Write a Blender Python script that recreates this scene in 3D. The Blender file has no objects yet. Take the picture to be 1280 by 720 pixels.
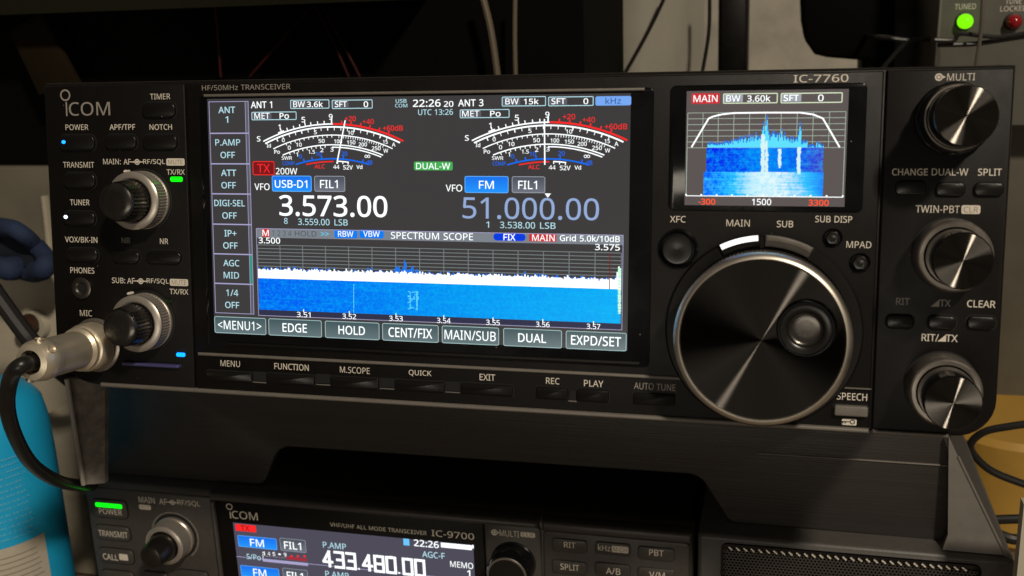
import bpy, math, random
from mathutils import Vector, Matrix
random.seed(7)
S = bpy.context.scene
COL = S.collection
PI = math.pi
# ------------------------------------------------------------------ camera, world, lamps, exposure
FPX = 1326.4                      # focal length in photo pixels (1280 wide)
LEAN = math.radians(8.5)          # the large radio leans back on its stand
FACE = Vector((0, 0, 0.2774))      # point of its face straight in front of the lens
CAM = FACE + Vector((0, -math.cos(LEAN), math.sin(LEAN))) * 0.353
def _rot(yaw, pitch, roll):
    return Matrix.Rotation(yaw, 3, 'Z') @ Matrix.Rotation(pitch, 3, 'X') @ Matrix.Rotation(roll, 3, 'Y')
RM = Matrix.Rotation(-LEAN, 3, 'X') @ _rot(math.radians(14.151), math.radians(-6.807), math.radians(-0.096))
cd = bpy.data.cameras.new('camera'); cam = bpy.data.objects.new('camera', cd); COL.objects.link(cam)
cx_, cy_, cz_ = RM.col[0], RM.col[1], RM.col[2]
cam.matrix_world = Matrix(((cx_.x, cz_.x, -cy_.x, CAM.x), (cx_.y, cz_.y, -cy_.y, CAM.y), (cx_.z, cz_.z, -cy_.z, CAM.z), (0, 0, 0, 1)))
cd.sensor_width = 36; cd.lens = FPX / 1280 * 36; cd.clip_start = 0.01; cd.clip_end = 50
cd.dof.use_dof = True; cd.dof.focus_distance = 0.40; cd.dof.aperture_fstop = 20
S.camera = cam
S.view_settings.view_transform = 'Standard'; S.view_settings.look = 'None'
S.view_settings.exposure = 0; S.view_settings.gamma = 1
W = bpy.data.worlds.new('World'); S.world = W; W.use_nodes = True
bg = W.node_tree.nodes['Background']; bg.inputs[1].default_value = 0.045
_n = W.node_tree.nodes; _l = W.node_tree.links                # noise for the dim room around; warm patches added to vary glossy reflections
_tc = _n.new('ShaderNodeTexCoord'); _no = _n.new('ShaderNodeTexNoise'); _no.inputs['Scale'].default_value = 3.2; _no.inputs['Detail'].default_value = 4
_cr = _n.new('ShaderNodeValToRGB'); _cr.color_ramp.elements[0].position = .40; _cr.color_ramp.elements[0].color = (.10, .085, .075, 1)
_cr.color_ramp.elements[1].position = .68; _cr.color_ramp.elements[1].color = (3.2, 2.65, 2.1, 1)
_l.new(_tc.outputs['Generated'], _no.inputs['Vector']); _l.new(_no.outputs['Fac'], _cr.inputs[0]); _l.new(_cr.outputs[0], bg.inputs[0])
def lamp(name, loc, target, size, energy, color, size_y=None):
    l = bpy.data.lights.new(name, 'AREA'); l.energy = energy; l.color = color; l.size = size
    if size_y: l.shape = 'RECTANGLE'; l.size_y = size_y
    o = bpy.data.objects.new(name, l); COL.objects.link(o); o.location = loc
    o.rotation_euler = (Vector(target) - Vector(loc)).to_track_quat('-Z', 'Y').to_euler()
    return o
def from_face(u, v, n): return FACE + Vector((u, v*math.sin(LEAN)-n*math.cos(LEAN), v*math.cos(LEAN)+n*math.sin(LEAN)))
lamp('ceiling_lamp', from_face(.68, .93, 1.24), FACE, 0.12, 21.0, (1.0, 0.88, 0.72))
lamp('desk_bounce_fill', from_face(-.08, -.34, .9), FACE, 0.45, 1.2, (1.0, 0.89, 0.74), .15)  # added soft fill standing in for light bounced up off the desk

# ------------------------------------------------------------------ frames and projection
class Frame:
    def __init__(s, O, U, V):
        s.O = Vector(O); s.U = Vector(U).normalized(); s.V = Vector(V).normalized(); s.N = s.U.cross(s.V)
    def p(s, u, v, n=0): return s.O + s.U*u + s.V*v + s.N*n
    def uv(s, px, py):
        d = ray(px, py); t = (s.O - CAM).dot(s.N) / d.dot(s.N); q = CAM + d*t - s.O
        return q.dot(s.U), q.dot(s.V)
    def off(s, n): return Frame(s.O + s.N*n, s.U, s.V)
def ray(px, py): return RM @ Vector(((px-640)/FPX, 1, -(py-360)/FPX))
def at(px, py, Y):
    d = ray(px, py); return CAM + d * ((Y - CAM.y) / d.y)
def project(P):
    c = RM.transposed() @ (Vector(P) - CAM); return 640 + FPX*c.x/c.y, 360 - FPX*c.z/c.y

# ------------------------------------------------------------------ materials
def lin(c): return tuple((x/255/12.92 if x/255 <= .04045 else ((x/255+.055)/1.055)**2.4) for x in c)
MATS = {}
def mat(name, base, rough=.5, metal=0, bump=0, scale=400, spec=.5, aniso=0, stretch=None, var=0, rvar=0, coat=0, specks=0, axis='Y'):
    m = bpy.data.materials.new(name); m.use_nodes = True; nt = m.node_tree; N = nt.nodes; L = nt.links
    b = N['Principled BSDF']; b.inputs['Base Color'].default_value = (*base, 1)
    b.inputs['Roughness'].default_value = rough; b.inputs['Metallic'].default_value = metal
    b.inputs['Specular IOR Level'].default_value = spec; b.inputs['Coat Weight'].default_value = coat
    tc = N.new('ShaderNodeTexCoord'); mp = N.new('ShaderNodeMapping'); L.new(tc.outputs['Object'], mp.inputs[0])
    if stretch: mp.inputs['Scale'].default_value = stretch
    def noise(sc, det=4, r=.6):
        n = N.new('ShaderNodeTexNoise'); n.inputs['Scale'].default_value = sc; n.inputs['Detail'].default_value = det
        n.inputs['Roughness'].default_value = r; L.new(mp.outputs[0], n.inputs['Vector']); return n
    if bump:
        n = noise(scale); bp = N.new('ShaderNodeBump'); bp.inputs['Strength'].default_value = bump; bp.inputs['Distance'].default_value = .0006
        L.new(n.outputs['Fac'], bp.inputs['Height']); L.new(bp.outputs[0], b.inputs['Normal'])
    col = None
    if var:
        n = noise(scale*.12, 6, .65); r = N.new('ShaderNodeMapRange'); r.inputs['From Min'].default_value = .3; r.inputs['From Max'].default_value = .7
        r.inputs['To Min'].default_value = 1-var; r.inputs['To Max'].default_value = 1+var
        mx = N.new('ShaderNodeVectorMath'); mx.operation = 'SCALE'; mx.inputs[0].default_value = base
        L.new(n.outputs['Fac'], r.inputs['Value']); L.new(r.outputs[0], mx.inputs['Scale']); L.new(mx.outputs[0], b.inputs['Base Color']); col = mx.outputs[0]
    if rvar:
        n = noise(60, 5, .7); r = N.new('ShaderNodeMapRange'); r.inputs['From Min'].default_value = .3; r.inputs['From Max'].default_value = .7
        r.inputs['To Min'].default_value = max(.03, rough-rvar); r.inputs['To Max'].default_value = rough+rvar
        L.new(n.outputs['Fac'], r.inputs['Value']); L.new(r.outputs[0], b.inputs['Roughness'])
    if specks:                                               # dust grains lying on the surface
        v = N.new('ShaderNodeTexVoronoi'); v.inputs['Scale'].default_value = 260; L.new(mp.outputs[0], v.inputs['Vector'])
        g = N.new('ShaderNodeMath'); g.operation = 'LESS_THAN'; g.inputs[1].default_value = .055; L.new(v.outputs['Distance'], g.inputs[0])
        w = N.new('ShaderNodeSeparateColor'); L.new(v.outputs['Color'], w.inputs[0])
        k = N.new('ShaderNodeMath'); k.operation = 'LESS_THAN'; k.inputs[1].default_value = specks; L.new(w.outputs[0], k.inputs[0])
        q = N.new('ShaderNodeMath'); q.operation = 'MULTIPLY'; L.new(g.outputs[0], q.inputs[0]); L.new(k.outputs[0], q.inputs[1])
        mix = N.new('ShaderNodeMix'); mix.data_type = 'RGBA'; L.new(q.outputs[0], mix.inputs['Factor'])
        mix.inputs['A'].default_value = (*base, 1); mix.inputs['B'].default_value = (.22, .2, .17, 1)
        if col: L.new(col, mix.inputs['A'])
        L.new(mix.outputs['Result'], b.inputs['Base Color'])
    if aniso == 2:
        g = N.new('ShaderNodeBsdfAnisotropic'); g.distribution = 'BECKMANN'; g.inputs['Color'].default_value = (*base, 1); g.inputs['Roughness'].default_value = rough; g.inputs['Anisotropy'].default_value = .84
        t = N.new('ShaderNodeTangent'); t.direction_type = 'RADIAL'; t.axis = axis; L.new(t.outputs[0], g.inputs['Tangent'])
        L.new(g.outputs[0], N['Material Output'].inputs['Surface'])
    elif aniso:
        b.inputs['Anisotropic'].default_value = aniso; b.inputs['Anisotropic Rotation'].default_value = .25
        t = N.new('ShaderNodeTangent'); t.direction_type = 'RADIAL'; t.axis = axis; L.new(t.outputs[0], b.inputs['Tangent'])
    MATS[name] = m; return m
def em(name, rgb, strength=1.0, gloss=False):
    if name in MATS: return MATS[name]
    m = bpy.data.materials.new(name); m.use_nodes = True; b = m.node_tree.nodes['Principled BSDF']
    b.inputs['Base Color'].default_value = (.001, .001, .001, 1); b.inputs['Roughness'].default_value = .16 if gloss else .3; b.inputs['Specular IOR Level'].default_value = .5 if gloss else .15
    b.inputs['Emission Color'].default_value = (*lin(rgb), 1); b.inputs['Emission Strength'].default_value = strength
    MATS[name] = m; return m

mat('black_plastic', (.0062, .0053, .0048), .46, bump=.14, spec=.26, scale=2600, var=.12, rvar=.08, specks=.10)
mat('panel_black', (.0048, .0041, .0037), .46, bump=.12, spec=.22, scale=3000, var=.10, rvar=.07, specks=.08)
mat('gloss_black', (.004, .0042, .0048), .13, rvar=.05, specks=.16)
mat('key_black', (.0060, .0054, .005), .30, spec=.4, bump=.08, scale=3000, specks=.05)
mat('gap_black', (.003, .003, .003), .8)
mat('socket_black', (.005, .005, .005), .45)
mat('inner_gloss', (.085, .079, .072), .27, metal=.9, bump=.05, scale=2500, rvar=.06)
mat('knob_black', (.0065, .006, .0056), .28, bump=.05, scale=2500, specks=.08)
mat('spun_black', (.105, .097, .087), .30, aniso=2)
mat('spun_dial', (.020, .0186, .017), .29, aniso=2)
mat('silver', (.52, .475, .415), .36, metal=.7, bump=.05, scale=1500, rvar=.08)
mat('knurl', (.16, .145, .125), .38, metal=1, bump=.05, scale=1500)
mat('dark_silver', (.30, .27, .235), .36, metal=.8, bump=.05, scale=1500, rvar=.08)
mat('chrome', (.74, .68, .58), .40, metal=1, rvar=.05)
mat('print_white', (.72, .66, .56), .6)
mat('print_grey', (.20, .18, .16), .6)
mat('print_dim', (.30, .27, .235), .6)
mat('badge_dark', (.30, .26, .2), .6)
mat('stand_plastic', (.031, .0275, .0248), .44, bump=.30, scale=300, stretch=(.05, 1, 5), var=.16, rvar=.1, specks=.04)
mat('grey_plastic', (.15, .135, .115), .5, bump=.2, scale=1200, var=.10)
mat('ivory_edge', (.34, .31, .26), .5)
mat('marbled_plastic', (.17, .155, .13), .45, bump=.3, scale=1100, var=.55)
mat('wing_plastic', (.15, .138, .12), .5, bump=.1, scale=700, var=.12)
mat('speaker_plastic', (.068, .063, .057), .42, bump=.15, scale=2600, var=.10)
mat('compact_plastic', (.052, .047, .041), .42, bump=.22, scale=2800, var=.14, rvar=.06, specks=.08)
mat('grille_metal', (.06, .056, .051), .40, metal=.4)
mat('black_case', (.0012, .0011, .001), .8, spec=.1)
mat('rubber', (.012, .0115, .011), .55, bump=.1, scale=1500)
mat('cable_black', (.012, .0115, .011), .34, bump=.08, scale=900)
mat('nickel', (.88, .78, .60), .36, metal=.75, bump=.1, scale=600, rvar=.1)
mat('nickel_dull', (.60, .54, .43), .42, metal=.75, bump=.12, scale=500, rvar=.1)

# ------------------------------------------------------------------ mesh builder
def rrect(u0, v0, u1, v1, r, seg=5):
    r = min(r, (u1-u0)/2*.999, (v1-v0)/2*.999); P = []
    for cx, cy, a in ((u1-r, v0+r, -PI/2), (u1-r, v1-r, 0), (u0+r, v1-r, PI/2), (u0+r, v0+r, PI)):
        for i in range(seg+1):
            t = a + PI/2*i/seg; P.append((cx+r*math.cos(t), cy+r*math.sin(t)))
    return P
def inset(P, c):
    n = len(P); A = sum(P[i][0]*P[(i+1) % n][1]-P[(i+1) % n][0]*P[i][1] for i in range(n)); s = 1 if A > 0 else -1; R = []
    for i in range(n):
        a, b, d = Vector(P[i-1]), Vector(P[i]), Vector(P[(i+1) % n])
        e1 = (b-a).normalized(); e2 = (d-b).normalized()
        n1 = Vector((-e1.y, e1.x))*s; n2 = Vector((-e2.y, e2.x))*s; m = n1+n2
        if m.length < 1e-6: m = n1
        m.normalize(); k = c/max(.35, m.dot(n1)); R.append((b.x+m.x*k, b.y+m.y*k))
    return R
def ellipse(u, v, a, b=None, seg=40): b = b or a; return [(u+a*math.cos(2*PI*i/seg), v+b*math.sin(2*PI*i/seg)) for i in range(seg)]

# letter outlines (em/1000): character, advance, then one closed contour per comma
GLYPHS = {}
for _l in '''+459,257 311 417 311 417 254 257 254 257 89 200 89 200 254 40 254 40 311 200 311 200 477 257 477
-258,32 184 32 246 226 246 226 184
.215,58 43 61 69 72 85 88 94 107 97 126 94 142 85 153 69 157 43 153 18 142 2 126 -8 107 -11 88 -8 72 2 61 18
/298,290 573 77 0 8 0 221 573
0459,419 287 409 163 395 112 376 70 349 37 316 12 276 -3 229 -8 170 1 122 27 86 70 60 129 44 201 39 287 44 373 58 446 83 504 119 547 167 573 229 581 287 573 335 547 372 504 399 446 414 373,110 287 113 215 121 156 137 111 159 78 190 59 229 52 268 59 298 78 320 110 336 156 345 215 348 287 345 359 336 417 320 463 298 495 268 515 229 521 190 515 159 495 137 463 121 417 113 359
1459,285 0 216 0 216 400 216 439 217 470 219 499 196 477 169 455 108 405 71 452 226 573 285 573
2459,417 0 38 0 38 59 188 210 261 287 306 353 318 387 322 424 315 466 294 496 261 514 221 520 181 517 147 506 83 466 45 513 94 548 153 572 221 581 270 576 313 562 347 540 372 510 388 472 394 428 389 385 375 344 353 305 324 267 247 185 128 67 128 64 417 64
3459,395 439 392 403 381 372 363 347 340 326 310 311 277 302 277 298 337 283 379 255 405 214 413 163 407 116 390 74 360 40 318 14 263 -3 193 -8 110 -1 36 23 36 89 114 61 194 51 260 59 305 81 331 117 339 164 335 197 320 223 297 242 265 255 226 263 179 265 123 265 123 326 180 326 223 329 259 339 286 356 307 377 319 404 323 434 316 471 295 498 262 516 219 521 164 515 117 498 75 473 39 521 73 544 115 563 163 576 218 581 296 571 352 540 384 495
4459,443 130 359 130 359 0 291 0 291 130 17 130 17 190 286 576 359 576 359 193 443 193,291 374 291 412 293 444 294 474 295 500 292 500 276 468 257 438 86 193 291 193
5458,221 351 275 346 322 331 361 307 389 274 407 232 413 183 407 128 387 81 356 43 314 15 261 -2 199 -8 116 0 51 23 51 90 121 62 200 52 239 55 274 65 302 82 323 106 336 137 341 176 332 225 306 262 262 284 197 292 146 288 99 280 64 302 86 573 373 573 373 508 146 508 132 342 169 348
6459,44 245 51 342 75 433 95 474 121 510 155 539 196 562 246 576 306 581 344 579 377 573 377 513 344 520 308 523 257 518 216 504 183 483 158 454 139 419 127 380 115 291 119 291 150 326 194 350 255 358 302 353 342 338 375 313 400 279 416 236 421 184 415 129 399 82 372 44 336 15 291 -2 239 -8 199 -4 163 7 130 26 101 54 77 89 59 133 48 185,238 51 284 59 320 84 343 125 351 184 344 233 324 271 289 295 241 303 205 299 175 287 150 270 131 248 119 223 115 198 123 146 146 99 185 64 210 55
7459,109 0 344 508 35 508 35 573 419 573 419 518 187 0
8459,229 581 276 577 318 565 352 546 378 519 395 485 400 443 396 411 385 383 346 338 291 303 355 265 381 242 401 216 414 185 419 148 413 104 395 65 367 34 330 11 284 -3 231 -8 174 -3 126 10 89 33 61 63 45 101 39 146 43 183 56 214 75 241 99 264 158 299 107 336 71 383 61 411 58 444 63 485 80 518 107 545 141 565 182 577,108 145 116 107 138 76 176 55 229 48 281 55 319 76 342 108 350 148 346 174 335 197 293 235 229 265 217 270 157 237 121 197 111 173,228 524 188 518 155 502 134 476 127 441 130 414 141 391 179 357 232 330 282 357 317 392 327 414 330 441 323 476 302 502 270 518
9459,417 328 410 231 387 139 366 99 340 63 306 33 265 11 214 -3 154 -8 117 -6 82 0 82 60 115 53 152 50 204 54 245 68 278 90 303 118 322 153 334 192 346 281 341 281 310 247 266 223 204 214 158 219 118 235 85 260 61 294 45 336 40 387 46 443 63 491 90 529 127 557 171 575 223 581 262 577 299 565 332 545 361 518 384 483 402 439 413 388,223 521 178 513 142 488 118 447 110 388 117 339 137 301 171 277 220 269 256 273 286 285 311 303 330 325 342 349 346 374 338 426 315 474 277 508 252 518
:215,58 43 61 69 72 85 88 94 107 97 126 94 142 85 153 69 157 43 153 18 142 2 126 -8 107 -11 88 -8 72 2 61 18,58 387 61 412 72 429 88 438 107 441 126 438 142 429 153 412 157 387 153 362 142 345 126 335 107 332 88 335 72 345 61 362
<459,418 93 40 259 40 299 418 488 418 425 115 282 418 156
>459,40 156 342 281 40 425 40 488 418 299 418 259 40 93
A512,437 0 368 177 141 177 73 0 0 0 224 575 289 575 512 0,282 415 274 438 263 473 255 500 247 468 238 438 230 415 165 241 346 241
B521,241 573 336 565 404 541 445 497 459 431 456 399 446 371 431 347 409 328 382 313 350 304 350 300 415 279 441 261 461 236 474 203 478 163 472 115 454 74 425 42 385 19 337 5 279 0 78 0 78 573,256 329 318 335 357 352 377 382 384 423 376 463 351 490 308 506 245 511 150 511 150 329,150 269 150 61 265 61 330 68 371 91 394 125 401 168 398 197 388 221 370 241 344 256 307 266 260 269
C507,323 517 280 513 241 502 206 482 178 456 155 423 139 383 129 337 125 286 131 220 147 164 175 117 213 83 262 62 322 55 394 62 460 78 460 15 393 -2 312 -8 232 1 166 28 115 72 78 131 56 203 49 287 53 349 67 406 89 456 120 499 159 534 206 559 261 575 324 581 409 572 482 547 453 486 394 508
D585,536 292 528 203 501 131 457 74 399 33 325 8 237 0 78 0 78 573 254 573 335 565 404 540 460 501 502 446 528 377,460 289 454 359 435 415 404 457 361 487 308 505 244 511 150 511 150 62 228 62 329 76 402 119 446 190
E446,398 0 78 0 78 573 398 573 398 509 150 509 150 330 383 330 383 268 150 268 150 63 398 63
F416,150 0 78 0 78 573 398 573 398 509 150 509 150 306 383 306 383 243 150 243
G584,326 302 524 302 524 22 431 -1 323 -8 241 1 173 28 120 71 81 130 57 202 49 286 58 370 84 442 127 500 186 544 259 571 346 581 437 572 516 547 489 484 421 508 342 517 278 510 225 489 181 455 150 409 131 353 124 286 130 222 146 166 175 119 216 84 270 62 340 55 404 59 452 68 452 238 326 238
H594,516 0 443 0 443 267 150 267 150 0 78 0 78 573 150 573 150 330 443 330 443 573 516 573
I272,239 0 32 0 32 42 99 57 99 515 32 531 32 573 239 573 239 531 172 515 172 57 239 42
J219,-3 -152 -37 -150 -63 -142 -63 -81 -35 -87 -5 -89 33 -81 50 -70 63 -53 71 -29 74 3 74 573 146 573 146 9 141 -42 128 -82 105 -113 75 -135 39 -148
K496,496 0 411 0 209 273 150 222 150 0 78 0 78 573 150 573 150 290 199 345 249 399 403 573 488 573 261 323
L420,78 0 78 573 150 573 150 64 400 64 400 0
M727,330 0 142 502 139 502 142 461 144 407 144 347 144 0 78 0 78 573 184 573 361 103 364 103 544 573 650 573 650 0 578 0 578 352 579 408 581 460 584 501 581 501 390 0
N609,532 0 447 0 141 476 138 476 141 432 143 378 144 320 144 0 78 0 78 573 161 573 467 99 470 99 468 137 466 193 464 249 464 573 532 573
O626,577 287 573 224 561 166 540 116 510 73 473 38 428 13 375 -3 314 -8 251 -3 196 13 151 39 114 73 85 116 65 167 53 224 49 288 56 370 78 442 114 500 166 545 232 572 314 581 393 572 459 545 510 501 547 442 570 370,125 287 130 220 145 163 171 117 207 83 255 62 314 55 373 62 420 83 456 117 481 163 496 220 501 287 490 384 456 457 398 503 314 518 255 511 207 490 171 457 145 411 130 354
P485,229 573 326 562 393 528 431 475 444 404 433 336 417 306 395 278 364 255 324 238 275 227 216 223 150 223 150 0 78 0 78 573,223 511 150 511 150 285 208 285 258 288 298 296 330 311 352 334 365 363 370 401 361 449 334 484 289 504
Q626,577 287 573 221 559 160 535 108 503 64 461 30 411 6 548 -136 444 -136 334 -7 324 -8 314 -8 251 -3 196 13 151 39 114 73 85 116 65 167 53 224 49 288 56 370 78 442 114 500 166 545 232 572 314 581 393 572 459 545 510 501 547 442 570 370,125 287 130 220 145 163 171 117 207 83 255 62 314 55 373 62 420 83 456 117 481 163 496 220 501 287 490 384 456 457 398 503 314 518 255 511 207 490 171 457 145 411 130 354
R499,236 573 301 568 353 555 393 532 422 500 439 460 444 410 440 368 427 334 408 306 385 285 330 257 487 0 403 0 264 237 150 237 150 0 78 0 78 573,232 510 150 510 150 298 236 298 296 304 338 325 362 359 370 407 366 440 355 467 336 486 310 500 275 507
S440,403 153 396 106 378 66 348 35 307 11 257 -3 198 -8 137 -5 83 4 41 19 41 88 113 65 201 55 240 57 273 66 298 79 316 98 327 120 330 147 327 173 318 194 302 213 277 230 196 265 131 294 85 330 57 375 48 435 54 477 71 513 99 542 136 563 180 576 231 581 318 572 389 549 366 487 302 508 229 517 196 515 169 507 148 494 133 478 124 457 121 434 124 407 133 386 149 367 172 351 246 318 332 279 362 255 385 228 398 194
T446,259 0 187 0 187 509 8 509 8 573 437 573 437 509 259 509
U586,513 202 507 146 489 95 459 52 416 20 360 -1 290 -8 196 7 128 50 86 118 72 204 72 573 144 573 144 201 154 139 182 93 228 64 294 55 342 59 379 73 407 96 427 126 438 161 442 202 442 573 513 573
V481,481 573 277 0 204 0 0 573 75 573 204 205 220 160 231 119 241 80 250 119 262 161 277 207 405 573
W745,735 573 583 0 510 0 399 375 389 410 380 443 373 471 370 488 367 471 361 443 352 409 342 373 234 0 161 0 10 573 85 573 174 223 183 186 190 151 196 118 201 87 206 119 213 154 222 191 232 227 333 573 407 573 512 225 523 187 532 151 538 117 544 87 550 129 560 175 572 224 660 573
X470,467 0 385 0 233 249 79 0 3 0 193 298 15 573 95 573 236 348 377 573 453 573 276 300
Y454,227 291 376 573 454 573 263 222 263 0 191 0 191 219 0 573 79 573
Z459,427 0 30 0 30 55 332 508 40 508 40 573 419 573 419 518 118 64 427 64
a450,231 437 299 428 347 403 376 358 385 293 385 0 334 0 320 61 317 61 279 22 234 -1 172 -8 136 -5 103 6 75 23 55 48 41 80 37 119 50 176 87 219 152 245 243 257 316 259 316 285 310 330 293 359 265 375 227 380 163 370 106 347 84 400 151 426,252 208 184 200 141 182 118 155 110 119 115 87 132 66 157 53 188 49 238 56 279 79 306 117 315 172 315 210
b493,139 461 138 410 135 373 139 373 161 398 189 419 226 432 272 437 344 423 401 381 437 312 449 215 444 147 427 91 400 48 365 17 322 -2 272 -8 226 -3 189 10 161 31 139 55 133 55 119 0 68 0 68 609 139 609,260 379 219 374 188 361 165 339 150 308 142 268 139 217 139 214 145 144 165 93 202 61 261 51 312 61 348 93 369 145 376 216 369 287 348 338 311 368
d493,221 -8 148 6 92 48 56 117 44 214 56 311 93 381 149 424 221 438 280 429 323 407 354 374 359 374 356 405 354 438 354 609 425 609 425 0 368 0 358 58 354 58 323 24 279 1,232 51 290 60 328 88 348 135 355 200 355 213 349 284 329 336 291 369 231 379 181 368 146 334 124 281 117 213 124 144 146 93 181 61
e452,234 438 286 432 329 414 364 385 390 346 406 299 411 244 411 201 117 201 127 137 154 90 197 62 254 52 327 60 392 82 392 20 327 -1 251 -8 194 -2 143 17 101 48 70 91 51 146 44 212 50 277 68 333 96 378 134 411 181 431,233 380 188 372 154 348 130 309 119 257 338 257 335 292 326 322 312 346 292 364 266 376
f276,266 375 158 375 158 0 87 0 87 375 12 375 12 408 87 432 87 457 92 507 104 547 124 577 152 597 186 609 227 613 274 609 310 599 292 544 262 552 228 556 197 550 175 532 162 502 158 458 158 430 266 430
g493,221 438 261 434 297 422 329 402 355 373 359 373 369 430 425 430 425 -7 420 -63 404 -109 378 -146 341 -172 293 -187 233 -192 147 -186 78 -165 78 -100 149 -125 237 -134 286 -126 324 -101 347 -63 355 -13 355 4 356 32 358 57 354 57 329 28 299 8 263 -4 221 -8 147 7 91 51 56 121 44 214 56 306 91 377 147 423,230 379 197 374 169 359 147 336 130 303 120 262 117 213 124 143 146 92 182 60 232 50 288 58 309 69 326 85 349 131 356 197 356 214 353 267 343 309 326 340 302 362 270 374
h496,139 431 138 399 135 370 140 370 174 407 221 429 273 437 321 433 360 421 391 400 413 370 426 330 431 280 431 0 361 0 361 275 355 321 338 353 308 372 265 379 222 374 189 360 166 338 150 308 142 269 139 222 139 0 68 0 68 609 139 609
i206,139 430 139 0 68 0 68 430,104 591 133 580 142 566 145 546 142 526 133 512 104 501 88 504 75 512 66 526 63 546 66 566 75 580 88 588
k428,138 291 137 257 135 221 138 221 152 240 172 264 189 285 326 430 409 430 235 246 421 0 336 0 187 200 138 158 138 0 68 0 68 609 138 609
m750,540 438 603 429 649 401 676 352 685 280 685 0 615 0 615 277 610 321 594 353 567 372 528 379 474 369 438 342 418 298 411 237 411 0 342 0 342 277 332 333 320 353 303 367 281 376 253 379 215 374 185 360 164 338 150 308 141 269 139 223 139 0 68 0 68 430 125 430 136 371 140 371 173 409 217 431 266 438 312 433 349 420 378 398 398 366 402 366 427 398 461 420 499 433
o485,442 216 438 165 428 121 411 82 388 51 359 25 324 7 285 -4 241 -8 200 -4 163 7 129 25 100 51 77 82 59 121 48 165 44 216 50 282 68 336 97 380 137 412 186 431 244 438 299 431 347 412 387 380 417 336 436 282,117 216 120 169 130 128 147 95 172 71 203 56 243 51 282 56 314 71 339 95 356 128 366 169 369 216 365 263 355 303 338 335 314 359 282 374 242 379 185 368 147 335 124 284
p493,273 438 344 424 401 383 437 313 449 216 444 148 427 93 401 49 365 17 322 -2 272 -8 213 1 170 24 139 55 134 55 137 20 139 -16 139 -192 68 -192 68 430 126 430 136 371 139 371 170 405 213 429,260 379 221 374 190 362 167 342 152 313 142 275 139 229 139 216 142 167 150 126 165 93 188 70 220 55 261 51 297 56 326 72 348 98 364 131 373 171 376 217 369 283 348 334 311 367
r331,269 438 295 437 319 433 310 368 287 372 264 374 217 363 176 334 149 289 139 229 139 0 68 0 68 430 126 430 134 351 137 351 170 395 214 426 240 435
z377,346 0 31 0 31 47 262 375 45 375 45 430 340 430 340 377 112 55 346 55
|442,192 609 250 609 250 -193 192 -193'''.split('\n'):
    _q = _l[1:].split(',')
    GLYPHS[_l[0]] = (int(_q[0]), [[int(t) for t in c.split()] for c in _q[1:]])
GLYPHS[' '] = (260, [])
def type_curve(body, bold):
    if any(c in body for c in '4WM'): bold = 0
    c = bpy.data.curves.new('t', 'CURVE'); c.dimensions = '2D'; c.fill_mode = 'FRONT'; x = 0
    for ch in body:
        adv, cs = GLYPHS[ch]
        for t in cs:
            sp = c.splines.new('POLY'); k = len(t)//2; sp.points.add(k-1); sp.use_cyclic_u = True
            for i in range(k): sp.points[i].co = ((x+t[2*i])/1000, t[2*i+1]/1000, 0, 1)
        x += adv
    c.offset = bold*.5; return c

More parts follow.
